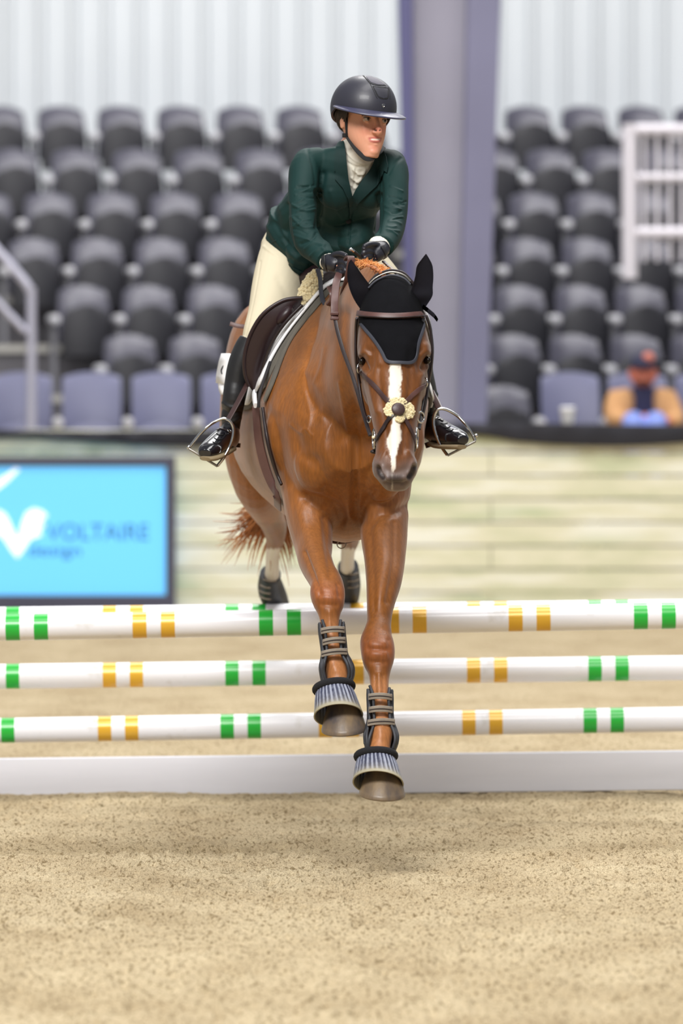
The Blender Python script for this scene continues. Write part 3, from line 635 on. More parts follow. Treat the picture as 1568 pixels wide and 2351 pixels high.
# ---- hooves
def hoof_mat():
    m_ = mat('hoof_horn', (66, 62, 66), 0.38, col2=(128, 108, 82), vscale=14, stretch=(1.6, 1, 0.45), bump=0.35, bscale=60); return m_
M_hoof = hoof_mat()
def frame(top, bot, side=Vector((1, 0, 0))):
    ax = (bot - top).normalized(); s_ = (side - ax * side.dot(ax)).normalized(); f = ax.cross(s_); return ax, s_, f
def hoof(c, tilt, roll, w=0.066, name='hoof', h=0.085):
    """c: centre of the bearing edge; cone with sloping toe, standing on its rim"""
    R = Euler((tilt, roll, 0)).to_matrix(); mb = MB(); rings = []; n = 36
    for (z, k, yo) in ((0.0, 0.93, 0.0), (0.004, 1.0, 0.0), (0.013, 1.0, 0.002), (0.016, 0.975, 0.003), (0.035, 0.90, 0.012), (0.058, 0.78, 0.030), (h, 0.62, 0.045), (h + 0.006, 0.5, 0.046)):
        ring = []
        for j in range(n):
            a = 2 * PI * j / n; x = w * k * math.cos(a); y = w * 1.12 * k * math.sin(a)
            if y > 0: y *= 0.85; x *= (1 - 0.12 * (y / w))
            ring.append(Vector(c) + R @ Vector((x, y + yo, z)))
        rings.append(ring)
    mb.rings(rings); return mb.build(name, M_hoof, horse)
hoof(P(790, 1680, 17.61), math.radians(8), math.radians(-3), 0.070)
hoof(P(877, 1828, 17.49), math.radians(8), math.radians(3), 0.071)
hoof(P(650, 1438, 20.86), math.radians(-30), 0, 0.058); hoof(P(815, 1432, 20.86), math.radians(-30), 0, 0.058)
# ---- mane: braided along the crest, loose auburn hair at the top
M_hair = mat('auburn_hair', (128, 68, 28), 0.6, col2=(178, 108, 56), vscale=60, stretch=(1, 1, 0.4))
def strand(mb, p0, dirs, r0, n=6, steps=7, curl=0.01, rng_=random):
    pts = [Vector(p0)]; d = Vector(dirs[0])
    for i in range(steps):
        t = (i + 1) / steps; d = Vector(dirs[0]).lerp(Vector(dirs[1]), t) + Vector((rng_.uniform(-1, 1), rng_.uniform(-1, 1), rng_.uniform(-1, 1))) * curl
        pts.append(pts[-1] + d / steps)
    mb.tube(pts, [r0 * (1 - 0.93 * (i / steps) ** 1.5) for i in range(steps + 1)], n)
mb = MB(); rg = random.Random(3)
for k in range(13):            # plaits along the crest
    t = k / 12; c = P(838 + 50 * t, 618 + 16 * t - 6 * math.sin(t * PI), 18.0 - 0.52 * t)
    for q in range(5): mb.ell(c + Vector((-0.020 + 0.008 * q, -0.004 * q, -0.009 * q + 0.010 + (k % 2) * .002)), (0.0062, 0.008, 0.0055), nu=10, nv=6)
mb.tube([P(838 + 50 * t - 6, 620 + 16 * t - 6 * math.sin(t * PI), 17.99 - 0.52 * t) for t in np.linspace(0, 1, 12)], .009, 8); mane_plait = mb.build('plait', M_hair, horse); mb = MB()
for k in range(800):
    t = rg.random(); c = P(822 + 60 * t, 606 + 20 * t - 7 * math.sin(t * PI) + rg.uniform(-2, 8), 18.02 - 0.42 * t)
    strand(mb, c, ((rg.uniform(-.02, .012), rg.uniform(-.03, 0), rg.uniform(.010, .026)), (rg.uniform(-.03, .05), rg.uniform(-.03, .0), rg.uniform(-.03, .014))), 0.0019, 5, 6, 0.012, rg)
mb.build('mane', mat('mane_hair', (206, 132, 70), 0.75, col2=(238, 176, 112), vscale=50), horse)
# ---- tail: flung out to the side
mb = MB(); rg = random.Random(11)
root = P(655, 960, 20.20)
def lock(pts, spread, n, r0):
    base = spl(pts, 6)
    for k in range(n):
        o1 = Vector((rg.gauss(0, 1), rg.gauss(0, 1), rg.gauss(0, 1))); cut = rg.uniform(0.62, 1.0); m_ = max(4, int(len(base) * cut)); q = []
        for i in range(m_):
            t = i / (len(base) - 1); b = P(*base[i]); w = Vector((math.sin(t * 9 + o1.x * 3), math.cos(t * 8 + o1.y * 3), math.sin(t * 7 + o1.z * 4))) * 0.006 * t
            q.append(b + Vector((o1.x, o1.y, o1.z)) * spread * (0.25 + t) + w)
        mb.tube(q, [r0 * (1 - 0.9 * (i / (m_ - 1)) ** 2) for i in range(m_)], 5)
lock([(655,960,20.20),(640,1080,20.30),(612,1170,20.40),(575,1200,20.45),(525,1205,20.5)], .030, 90, .0045)
lock([(655,960,20.20),(642,1080,20.30),(605,1180,20.40),(560,1230,20.45),(512,1288,20.5)], .020, 45, .0040)
lock([(655,960,20.20),(642,1080,20.30),(615,1180,20.42),(590,1230,20.48),(574,1288,20.5)], .028, 110, .0048)
lock([(655,960,20.20),(650,1080,20.30),(640,1180,20.42),(652,1240,20.48),(662,1290,20.5)], .028, 90, .0048)
lock([(655,960,20.20),(655,1080,20.30),(665,1170,20.42),(682,1225,20.48),(668,1285,20.5)], .014, 30, .0045)
lock([(655,960,20.20),(640,1080,20.30),(606,1160,20.40),(570,1180,20.45),(545,1196,20.5)], .02, 40, .0045)
mb.build('tail', mat('tail_hair', (136, 74, 32), 0.55, col2=(212, 146, 88), vscale=14, stretch=(1, 1, 0.4)), horse)

# ================================================================== TACK
from mathutils.bvhtree import BVHTree
from mathutils.geometry import delaunay_2d_cdt
def bvh(me): return BVHTree.FromPolygons([v.co.copy() for v in me.vertices], [tuple(p.vertices) for p in me.polygons])
BH = bvh(me)
CAMP = Vector((0, 0, EYE))
def hit(T, x, y, Dg=None):
    d = (P(x, y, 10) - CAMP).normalized(); best = None
    for t in (T if isinstance(T, (list, tuple)) else [T]):
        loc, nrm, i, ds = t.ray_cast(CAMP, d)
        if loc is not None and (best is None or ds < best[2]): best = (loc, nrm, ds)
    if best and (Dg is None or abs(best[0].y - Dg) < 0.45): return best[0], best[1]
    q = P(x, y, Dg or 17.5); b2 = None
    for t in (T if isinstance(T, (list, tuple)) else [T]):
        loc, nrm, i, ds = t.find_nearest(q)
        if b2 is None or ds < b2[2]: b2 = (loc, nrm, ds)
    return b2[0], b2[1]
def strap(mb, T, path, w, th=0.004, off=0.003, Dg=None, sub=6, sm=3, n=10, mi=None):
    """leather strap laid on surface T along a path of photo columns and rows"""
    pp = spl(path, sub) if len(path) > 2 else [np.array(path[0], float) * (1 - t) + np.array(path[1], float) * t for t in np.linspace(0, 1, sub + 2)]
    L_, Nn = [], []
    for q in pp: a, b = hit(T, q[0], q[1], Dg); L_.append(np.array(a)); Nn.append(np.array(b))
    L_ = np.array(L_); Nn = np.array(Nn)
    for _ in range(sm):
        for A in (L_, Nn):
            A[1:-1] = (A[:-2] + 2 * A[1:-1] + A[2:]) / 4
    pts = []; ups = []
    for i in range(len(L_)):
        nv = Vector(Nn[i]).normalized(); pts.append(Vector(L_[i]) + nv * off)
    for i in range(len(pts)):
        t = (pts[min(i + 1, len(pts) - 1)] - pts[max(i - 1, 0)]).normalized(); ups.append(Vector(Nn[i]).normalized().cross(t))
    mb.tube(pts, w / 2, n, flat=th / w, up=ups, mi=mi); return pts
def patch(name, T, poly, m, parent, off=0.003, th=0.003, step=4.0, Dg=None, sub=5, closed_spl=True, sm=2, fn=None):
    """cloth or leather piece cut to an outline and laid on surface T"""
    if closed_spl:
        pp = [np.array(p, float) for p in poly]; out = []; k = len(pp)
        for i in range(k):
            for q in range(sub): out.append(cr(pp[(i-1) % k], pp[i], pp[(i+1) % k], pp[(i+2) % k], q / sub))
    else:
        out = []; k = len(poly)
        for i in range(k):
            a = np.array(poly[i], float); b = np.array(poly[(i+1) % k], float); n_ = max(1, int(np.hypot(*(b - a)) / step))
            for q in range(n_): out.append(a + (b - a) * q / n_)
    arr = np.array(out); x0, y0 = arr.min(0); x1, y1 = arr.max(0)
    gx, gy = np.meshgrid(np.arange(x0, x1, step), np.arange(y0, y1, step)); gx = gx.ravel(); gy = gy.ravel()
    ok = inpoly(gx, gy, [tuple(p) for p in out]) & (dist_poly(gx, gy, [tuple(p) for p in out] + [tuple(out[0])], 1) > step * 0.55)
    pts = [Vector((p[0], p[1])) for p in out] + [Vector((a, b)) for a, b in zip(gx[ok], gy[ok])]
    n0 = len(out); vo, eo, fo, *_ = delaunay_2d_cdt(pts, [], [list(range(n0))], 1, 1e-5)
    V = []; Nn = []
    for p in vo: a, b = hit(T, p.x, p.y, Dg); V.append(np.array(a)); Nn.append(np.array(b))
    V = np.array(V); Nn = np.array(Nn); A = [set() for _ in vo]
    for f in fo:
        for i in range(len(f)): A[f[i]].add(f[(i+1) % len(f)]); A[f[(i+1) % len(f)]].add(f[i])
    for _ in range(sm): Nn = np.array([Nn[i] + sum(Nn[j] for j in A[i]) / max(1, len(A[i])) for i in range(len(V))]); Nn /= np.linalg.norm(Nn, axis=1)[:, None] + 1e-9
    o_ = off if fn is None else off + np.array([fn(p.x, p.y) for p in vo])[:, None]
    V = V + Nn * o_; back = V - Nn * th
    cnt = {}
    for f in fo:
        for i in range(len(f)):
            e = (f[i], f[(i+1) % len(f)]); cnt[e] = 1
    n = len(V); fs = [tuple(f) for f in fo] + [tuple(n + i for i in f[::-1]) for f in fo]
    for (a, b) in cnt:
        if (b, a) not in cnt: fs.append((b, a, n + a, n + b))
    mb = MB(); mb.add(list(V) + list(back), fs); return mb.build(name, m, parent)
M_lea = mat('brown_leather', (60, 40, 38), 0.42, var=0.12, vscale=30, bump=0.12, bscale=300)
M_leal = mat('worn_brown_leather', (84, 56, 52), 0.45, var=0.12, vscale=30, bump=0.12, bscale=300)
M_lead = mat('dark_leather', (34, 24, 25), 0.38, var=0.15, vscale=20, bump=0.1, bscale=200)
M_met = mat('steel', (205, 205, 205), 0.16, metal=1.0)
M_metd = mat('dull_steel', (150, 146, 138), 0.32, metal=0.9)
M_fleece = mat('cream_fleece', (228, 212, 168), 0.95, var=0.08, vscale=60, sheen=0.5, bump=0.8, bscale=160, bdist=0.006)
M_net = mat('black_knit', (12, 12, 16), 0.9, spec=.12, var=0.1, vscale=40, bump=0.5, bscale=520, bdist=0.001)
M_ear = mat('black_ear_cloth', (18, 17, 25), 0.8, spec=.2, var=0.08, vscale=30, bump=0.1, bscale=300)
M_trim = mat('slate_piping', (52, 54, 64), 0.6)
# ---- ear bonnet
bon = empty('ear_bonnet', P(900, 700, 17.5)); tag(bon, 'black knitted ear bonnet with slate edging covering the horse\'s forehead and ears', 'ear bonnet')
FP = [(814, 620), (822, 736), (842, 762), (864, 788), (880, 812), (890, 832), (920, 834), (950, 831), (959, 790), (968, 760), (978, 733), (986, 620)]
def bonnet_cap():
    V = getv(me); Nn = getn(me); px, py = proj(V); n = len(me.polygons); lv = np.zeros(n * 4, int)
    tot = np.zeros(n, int); me.polygons.foreach_get('loop_total', tot); assert (tot == 4).all()
    me.loops.foreach_get('vertex_index', lv); F = lv.reshape(-1, 4)
    front = inpoly(px, py, FP)
    ok = front & (V[:, 1] < 17.60) & (py > 628)
    side = (V[:, 1] > 17.40) & (V[:, 1] < 17.60) & (py > 628) & (py < 735) & (px > 800) & (px < 1000)
    ok |= side
    keep = ok[F].all(1); F = F[keep]; u, inv = np.unique(F, return_inverse=True); F = inv.reshape(-1, 4)
    v = V[u] + Nn[u] * 0.0035
    o = mesh_obj('cap', v, [tuple(int(i) for i in f) for f in F], M_net, bon); md = o.modifiers.new('t', 'SOLIDIFY'); md.thickness = 0.003
bonnet_cap()
mb = MB(); strap(mb, BH, [(822, 732), (842, 758), (864, 785), (880, 811), (891, 831), (920, 833), (949, 830), (958, 790), (968, 758), (978, 729)], 0.0105, 0.004, 0.006, Dg=17.4, sub=6)
mb.build('piping', M_trim, bon)
def ear(rows, D, cup, tip_lean):
    mb = MB(); rings = []; R = spl(rows, 5)
    for (x, y, hw, dy) in R:
        s = D / FPX; c = P(x, y, D + dy); ring = []; n = 15; hw = max(hw, 0.6) * s
        for j in range(n + 1):
            a = PI * j / n; ring.append(c + Vector((-math.cos(a) * hw, math.sin(a) * hw * cup - 0.25 * hw * math.sin(a) * 0, -0.1 * hw * math.sin(a))))
        for j in range(n - 1, 0, -1):
            a = PI * j / n; ring.append(c + Vector((-math.cos(a) * hw * 0.9, math.sin(a) * hw * (cup - 0.45), -0.1 * hw * math.sin(a))))
        rings.append(ring)
    mb.rings(rings); return mb.build('ear_cover', M_ear, bon)
ear([(848,708,22,.03),(842,690,28,.015),(830,665,27,.0),(818,640,20.5,-.005),(810,618,12.5,-.01),(806.5,604,6,-.01),(806,596,.6,-.01)], 17.45, 0.75, 0)
ear([(950,714,20,.03),(957,696,26,.015),(966,678,27,.0),(970,658,23.5,0),(974,635,21,-.005),(975,611,18,-.01),(977,595,9,-.01),(978,583,.6,-.01)], 17.45, 0.75, 0)
mb = MB(); mb.rings([[P(x + dx, y + dy, D) for dx, dy in ((0, -6), (3, 0), (0, 6), (-3, 0))] for x, y, D in ((972, 705, 17.47), (984, 714, 17.47), (996, 724, 17.46), (1003, 733, 17.46))]); mb.build('side_tab', M_ear, bon)
# ---- bridle
br = empty('bridle', P(906, 720, 17.35)); tag(br, 'brown leather bridle with a crossed noseband on the horse\'s head', 'bridle')
def piece(name, path, w, m=M_lea, T=BH, Dg=17.4, th=0.004, off=0.004, **k):
    mb = MB(); strap(mb, T, path, w, th, off, Dg, **k); return mb.build(name, m, br)
mb = MB(); strap(mb, BH, [(827, 720), (845, 724), (872, 727), (900, 728), (930, 727), (955, 724), (978, 721)], 0.018, 0.008, 0.008, Dg=17.4); bb = mb.build('browband', M_leal, br)
mb = MB(); strap(mb, BH, [(828, 726), (845, 730), (872, 733), (900, 734), (930, 733), (955, 730), (977, 727)], 0.003, 0.004, 0.0135, Dg=17.4); mb.build('edging', M_lead, bb)
for dy_, nm in ((0, 0), (7, 1)):
    mb = MB(); mb.tube([P(x, y + dy_, 17.47 - 0.02 * nm) for x, y in ((846, 654), (860, 640), (878, 630), (896, 625), (914, 627), (930, 634), (942, 646))], 0.0032, 8, sub=5); mb.build('crown_piping', M_trim if nm else M_metd, br)
mb = MB(); mb.tube([P(x, y, 17.50) for x, y in ((838, 668), (860, 636), (878, 626), (896, 621), (914, 623), (930, 630), (950, 652))], 0.010, 10, sub=5, flat=0.5, up=Vector((0, 1, 0))); mb.build('crownpiece', M_lead, br)
for path in ([(819, 730, 17.40), (817, 760, 17.42), (817, 820, 17.42), (822, 862, 17.44), (829, 910, 17.42), (838, 950, 17.38), (846, 965, 17.36)], [(979, 726, 17.40), (988, 755, 17.42), (993, 800, 17.42), (990, 845, 17.42), (984, 880, 17.42), (977, 925, 17.40), (970, 955, 17.38)]):
    mb = MB(); mb.tube([P(*p) for p in path], 0.0062, 10, sub=5, flat=0.5, up=Vector((0.4, 1, 0))); mb.build('cheekpiece', M_lead, br)
for path in ([(824, 735, 17.44), (822, 790, 17.50), (822, 850, 17.52), (826, 880, 17.50)], [(974, 735, 17.44), (985, 780, 17.50), (984, 840, 17.52), (976, 890, 17.50)]):
    mb = MB(); mb.tube([P(*p) for p in path], 0.005, 8, sub=5); mb.build('throat_strap', M_lead, br)
piece('noseband_strap', [(827, 852), (850, 874), (875, 902), (898, 928), (912, 942)], 0.0145, off=0.005)
piece('noseband_strap', [(977, 884), (962, 893), (945, 908), (926, 927), (912, 942)], 0.0145, M_leal, off=0.005)
piece('noseband_strap', [(912, 942), (896, 960), (882, 982), (872, 1000), (866, 1012)], 0.0135, M_lead, off=0.005)
piece('noseband_strap', [(914, 942), (928, 962), (940, 985), (947, 1003), (950, 1018)], 0.0135, off=0.005)
def fleece_puff(mb, T, x, y, r, n, seed, rb, sx=1.0, sy=1.0, Dg=17.3, lift=0.004, elong=1.0):
    rg = random.Random(seed)
    for k in range(n):
        a = rg.uniform(0, 2 * PI); q = r * math.sqrt(rg.random()); a_, b_ = hit(T, x + q * math.cos(a) * sx, y + q * math.sin(a) * sy, Dg)
        mb.ell(a_ + b_ * lift * rg.uniform(.6, 1.4), rb * rg.uniform(.6, 1.2), nu=8, nv=6)
mb = MB(); fleece_puff(mb, BH, 935, 944, 16, 330, 1, 0.0036, 0.9, 1.15); fleece_puff(mb, BH, 896, 941, 12, 220, 2, 0.0036, .9, 1.3); fleece_puff(mb, BH, 912, 923, 11, 220, 3, 0.0036, 1.6, 0.8); fleece_puff(mb, BH, 917, 962, 9, 140, 4, 0.0033, 1.0, .8)
mb.build('fleece_pad', M_fleece, br)
a_, b_ = hit(BH, 913, 942); mb = MB(); R_n = b_.to_track_quat('Z', 'Y').to_matrix()
mb.ell(a_ + b_ * 0.012, (0.021, 0.0205, 0.006), R_n, 28, 10); mb.build('noseband_rosette', M_lea, br)
def ring_obj(name, c, r, th, nrm, m=M_met, parent=br, sx=1.0):
    q = Vector(nrm).normalized().to_track_quat('Z', 'Y').to_matrix(); mb = MB()
    mb.tube([Vector(c) + q @ Vector((r * math.cos(2*PI*k/24) * sx, r * math.sin(2*PI*k/24), 0)) for k in range(24)], th, 8, closed=True); return mb.build(name, m, parent)
ring_obj('buckle_ring', P(825, 846, 17.40), 0.014, 0.0022, (0.9, -0.45, 0)); ring_obj('buckle_ring', P(976, 878, 17.38), 0.014, 0.0022, (-0.9, -0.5, 0))
ring_obj('bit_ring', P(966, 958, 17.36), 0.016, 0.003, (0.75, -0.65, 0)); ring_obj('bit_ring', P(847, 962, 17.36), 0.010, 0.0025, (-0.8, -.5, 0))
ring_obj('bit_ring', P(858, 1008, 17.33), 0.030, 0.0028, (-0.99, -0.10, 0)); ring_obj('bit_ring', P(957, 1005, 17.33), 0.030, 0.0028, (0.99, -0.10, 0))
mb = MB(); mb.tube([P(859, 1012, 17.33), P(872, 1024, 17.33), P(944, 1024, 17.33), P(956, 1010, 17.33)], 0.005, 10, sub=4); mb.build('bit', M_met, br)
mb = MB(); mb.tube([P(863, 1012, 17.34), P(862, 1030, 17.34), P(860, 1042, 17.34)], 0.008, 10, flat=.6, up=Vector((1, 0, 0))); mb.ell(P(857, 1037, 17.34), (.010, .01, .006)); mb.build('curb_strap', M_lead, br)
mb = MB(); mb.tube([P(951, 1005, 17.32), P(952, 1020, 17.32), P(950, 1034, 17.34)], 0.006, 10); mb.build('curb_strap', M_lead, br)
mb = MB(); mb.ell(P(857.5, 1004, 17.29), .0052); mb.build('bit_button', mat('cream_button', (232, 222, 190), .5), br)
# reins: part of the bridle
mb = MB(); mb.tube([P(797, 596, 17.98), P(802, 590, 17.95), P(806, 597, 17.93), P(799, 640, 17.95), P(790, 672, 17.99), P(786, 700, 18.02)], 0.0125, 10, sub=5, flat=0.35, up=Vector((1, 0.3, 0))); mb.build('rein_grip', M_leal, br)
mb = MB(); mb.tube([P(779, 628, 18.02), P(772, 650, 17.93), P(768, 690, 17.86), P(768, 722, 17.84), P(769, 733, 17.83)], 0.0120, 10, sub=5, flat=0.35, up=Vector((1, 0.2, 0))); rg_ = mb.build('rein_grip', M_leal, br)
mb = MB(); mb.box(P(768, 720, 17.834), (0.027, 0.012, 0.010)); mb.box(P(768, 732, 17.824), (0.027, 0.012, 0.008)); mb.build('rein_keeper', M_leal, rg_, bevel=.002)
mb = MB(); mb.tube([P(769, 731, 17.83), P(776, 765, 17.78), P(790, 812, 17.70), P(808, 860, 17.60), P(822, 905, 17.50), P(836, 955, 17.42), P(850, 1000, 17.36)], 0.0062, 10, sub=5, flat=0.55, up=Vector((1, -0.3, 0))); mb.build('rein', M_lead, br)
mb = MB(); mb.tube([P(880, 600, 18.03), P(940, 660, 17.85), P(985, 740, 17.66), P(986, 840, 17.55), P(972, 930, 17.45), P(962, 985, 17.37)], 0.0055, 10, sub=5, flat=0.55, up=Vector((1, 0.3, 0))); mb.build('rein', M_lead, br)
# ---- saddle pad (white, dark edge)
M_pad = mat('white_quilt', (236, 236, 238), 0.85, bump=0.5, bscale=40, bdist=0.004)
M_padd = mat('dark_pad_edge', (38, 36, 38), 0.8); M_under = mat('grey_underpad', (92, 88, 80), 0.9, var=0.15, vscale=12)
def body_ring(D, cz_px, cx_px, a0, a1, n, off):
    c = P(cx_px, cz_px, D); out = []
    for k in range(n + 1):
        a = a0 + (a1 - a0) * k / n; d = Vector((math.sin(a), 0, math.cos(a)))
        loc, nrm, i, ds = BH.ray_cast(c, d)
        if loc is None: loc = c + d * 0.3; nrm = d
        out.append(loc + Vector(nrm).normalized() * (off) * 0.4 + d * off * 0.6)
    return out
def cover(name, m, parent, cols, off, th=0.006, n=28):
    """cols (D, centre row, centre column, end angle left, end angle right) laid over the back"""
    rings = []; R = spl(cols, 4)
    for (D, cy, cx, aL, aR) in R: rings.append(body_ring(D, cy, cx, -aL, aR, n, off))
    mb = MB(); mb.rings(rings, caps=False, closed=False); o = mb.build(name, m, parent, fixn=False)
    md = o.modifiers.new('t', 'SOLIDIFY'); md.thickness = th; md.offset = 1; s_ = o.modifiers.new('s', 'SMOOTH'); s_.iterations = 3
    return o
pad = empty('saddle_pad', P(770, 700, 18.9)); tag(pad, 'white quilted saddle pad with a dark edge lying under the saddle', 'saddle pad')
PADC = [(18.42, 850, 790, 1.78, 1.9), (18.55, 860, 782, 1.86, 1.95), (18.75, 880, 772, 1.85, 1.95), (19.0, 880, 758, 1.8, 1.9), (19.25, 880, 745, 1.75, 1.85)]
cover('quilt', M_pad, pad, PADC, 0.016, 0.010)
cover('lining', M_under, pad, [(18.385, 848, 791, 1.80, 1.9), (18.42, 850, 790, 1.86, 1.95), (18.75, 880, 772, 1.90, 2.0), (19.2, 880, 748, 1.85, 1.9)], 0.004, 0.010)
def taper_strap(name, path, ws, m, parent, th, off, Dg=18.45, face=0.0):
    mb = MB(); pts = strap(mb, BH, path, 0.02, th, off, Dg, sub=6, sm=8); n = len(pts); mb = MB(); ups = []
    nr = [hit(BH, 784 + p.x * FPX / p.y, HOR - (p.z - EYE) * FPX / p.y, Dg)[1] for p in pts]
    for i in range(n):
        a = (sum((nr[max(0, min(n - 1, i + k))] for k in range(-4, 5)), Vector()).normalized() + Vector((0, -face, 0))).normalized(); t = (pts[min(i + 1, n - 1)] - pts[max(i - 1, 0)]).normalized(); ups.append(a.cross(t))
    rr = [float(np.interp(i / (n - 1), np.linspace(0, 1, len(ws)), ws)) / 2 for i in range(n)]
    mb.tube(pts, rr, 12, flat=th / max(ws), up=ups); return mb.build(name, m, parent)
taper_strap('front_lining', [(750, 668), (728, 700), (700, 738), (664, 787), (642, 841), (626, 885), (611, 920)], [.03, .040, .046, .044, .040, .032, .026], M_under, pad, .012, .006)
taper_strap('front_roll', [(690, 704), (664, 734), (633, 787), (615, 841), (605, 870), (598, 900), (602, 930)], [.014, .020, .028, .029, .027, .024, .018], M_pad, pad, .016, .022)
taper_strap('edge_binding', [(712, 690), (680, 730), (649, 787), (630, 841), (617, 880), (608, 910), (606, 934)], [.012, .013, .013, .013, .013, .013, .013], M_padd, pad, .010, .018)
mb = MB(); mb.rings([[P(a, 812 + 0, 19.15), P(b, 812, 19.1)] for a, b in ()] or [[P(512, 812, 19.20), P(530, 812, 19.05)], [P(506, 830, 19.20), P(530, 830, 19.05)], [P(500, 862, 19.20), P(524, 866, 19.05)], [P(499, 880, 19.20), P(518, 882, 19.05)]], caps=False, closed=False)
o = mb.build('back_corner', M_pad, pad, fixn=False); md = o.modifiers.new('t', 'SOLIDIFY'); md.thickness = 0.006
mb = MB(); mb.rings([[P(504, 880, 19.2), P(516, 880, 19.08)], [P(506, 895, 19.2), P(514, 898, 19.08)], [P(510, 905, 19.2), P(512, 906, 19.08)]], caps=False, closed=False)
o = mb.build('back_corner', M_pad, pad, fixn=False); md = o.modifiers.new('t', 'SOLIDIFY'); md.thickness = 0.006
mb = MB(); mb.tube([P(514, 840, 19.12), P(509, 850, 19.13), P(511, 858, 19.12), P(515, 856, 19.11)], .004, 6, sub=4); mb.build('stitched_mark', M_padd, pad)
# ---- saddle
M_flap = mat('saddle_leather', (40, 24, 28), 0.42, var=0.12, vscale=10, bump=0.1, bscale=150)
sad = empty('saddle', P(740, 660, 18.7)); tag(sad, 'dark brown jumping saddle with flaps under the rider', 'saddle')
def sheet(name, rows, m, parent, th=0.008, sub=4, edge=None):
    """rows of points (x, y, D) -> padded sheet"""
    R = [np.array([c for p in r for c in p], float) for r in rows]; R = spl(R, sub); rings = []
    for a in R:
        q = a.reshape(-1, 3); q = spl(q, sub); rings.append([P(*p) for p in q])
    mb = MB(); mb.rings(rings, caps=False, closed=False); o = mb.build(name, m, parent, fixn=False); md = o.modifiers.new('t', 'SOLIDIFY'); md.thickness = th; md.offset = 0; return o
sheet('flap', [[(692, 686, 18.44), (697, 687, 18.45), (703, 690, 18.47)],
               [(650, 692, 18.44), (666, 702, 18.44), (680, 712, 18.46)],
               [(606, 722, 18.44), (634, 738, 18.44), (650, 744, 18.46)],
               [(578, 764, 18.46), (604, 784, 18.46), (626, 790, 18.48)],
               [(563, 812, 18.48), (586, 832, 18.48), (607, 840, 18.50)],
               [(563, 856, 18.50), (580, 872, 18.50), (597, 884, 18.52)],
               [(572, 884, 18.52), (582, 896, 18.53), (592, 912, 18.54)]], M_flap, sad, 0.010)
mb = MB(); mb.tube([P(694, 684, 18.44), P(650, 690, 18.435), P(605, 720, 18.435), P(577, 763, 18.455), P(562, 812, 18.475), P(562, 856, 18.495), P(572, 886, 18.515)], 0.0065, 10, sub=5); mb.build('flap_edge', M_flap, sad)
sheet('flap', [[(870, 660, 18.56), (900, 690, 18.52)], [(900, 700, 18.56), (960, 740, 18.52)], [(950, 800, 18.58), (985, 830, 18.54)], [(975, 880, 18.62), (990, 880, 18.58)]], M_flap, sad, 0.010)
mb = MB(); mb.ell(P(654, 724, 18.44), (0.020, 0.03, 0.038), Euler((0, 0.7, 0)).to_matrix()); mb.build('knee_block', M_flap, sad)
mb = MB(); mb.tube([P(694, 700, 18.42), P(652, 744, 18.42), P(622, 792, 18.44), P(604, 845, 18.47), P(592, 900, 18.50)], 0.006, 10, sub=5); mb.build('panel_edge', M_lead, sad)
mb = MB()
limb(mb, [(745, 640, 18.60, 22, .05), (738, 640, 18.75, 60, .05), (722, 655, 18.95, 70, .04), (712, 650, 19.10, 85, .04), (705, 640, 19.25, 60, .03)])
mb.build('seat', M_flap, sad)
mb = MB(); mb.tube([P(722, 660, 18.49), P(735, 638, 18.49), P(758, 626, 18.50), P(790, 640, 18.50), P(830, 690, 18.50)], 0.022, 12, sub=5); mb.build('pommel', M_lead, sad)
mb = MB(); mb.tube([P(562, 750, 18.95), P(545, 748, 18.96), P(528, 743, 18.96)], .0075, 10, flat=.5, up=Vector((0, .3, 1))); mb.build('strap_end', M_leal, sad)
# fleece at the pommel
mb = MB(); rg = random.Random(5)
for k in range(420):
    t = rg.random(); c = P(727 - 36 * t, 628 + 58 * t, 18.47); a = rg.uniform(0, 2*PI); q = math.sqrt(rg.random()) * 0.030 * (0.75 + 0.5 * math.sin(PI * t)) 
    mb.ell(c + Vector((math.cos(a) * q * 0.75 + 0.004, -0.02 * math.sqrt(max(0, 1 - (q / 0.04) ** 2)) + rg.uniform(-.003, .003), math.sin(a) * q * .7)), rg.uniform(.004, .0068), nu=7, nv=5)
mb.tube([P(728, 630, 18.48), P(712, 655, 18.48), P(694, 682, 18.48)], [.022, .028, .020], 12, sub=4)
mb.build('fleece_pad', M_fleece, sad)
mb = MB(); mb.tube([P(729, 618, 18.44), P(735, 640, 18.42), P(737, 668, 18.40), P(741, 690, 18.36), P(752, 703, 18.30), P(762, 706, 18.24)], 0.0075, 10, sub=5, flat=.5, up=Vector((1, -.3, 0))); mb.build('neck_strap', M_trim, sad)
mb = MB(); mb.tube([P(758, 660, 18.16), P(764, 672, 18.12), P(764, 690, 18.12), P(756, 700, 18.14)], 0.012, 10, sub=5, flat=.4, up=Vector((1, 0, 0))); mb.build('neck_strap_keeper', M_leal, sad)
# girth round the belly
gr = empty('girth', P(620, 1050, 18.65)); tag(gr, 'brown leather girth running down from the saddle behind the horse\'s foreleg', 'girth')
M_girth = mat('girth_leather', (96, 68, 64), 0.5, var=.1, vscale=14)
taper_strap('strap', [(598, 930), (602, 985), (609, 1030), (622, 1078), (640, 1120), (656, 1152)], [.028, .034, .036, .034, .03], M_girth, gr, .008, .016, 18.65, 1.0)
taper_strap('edge_binding', [(611, 935), (617, 985), (625, 1030), (638, 1074), (654, 1112)], [.010, .012, .012, .010], M_lead, gr, .010, .012, 18.6, .6)
gp = []
for k in range(0, 37):
    a = 1.78 + (2 * PI - 3.56) * k / 36; c = P(780, 930, 18.62); d = Vector((math.sin(-a), 0, math.cos(a))); loc, nrm, i, ds = BH.ray_cast(c + Vector((0, 0.0, 0)), d)
    loc = loc if loc is not None else c + d * .28
    if loc is not None: gp.append(loc + d * 0.006 + Vector((0, -0.05 * math.sin(PI * k / 36), 0)))
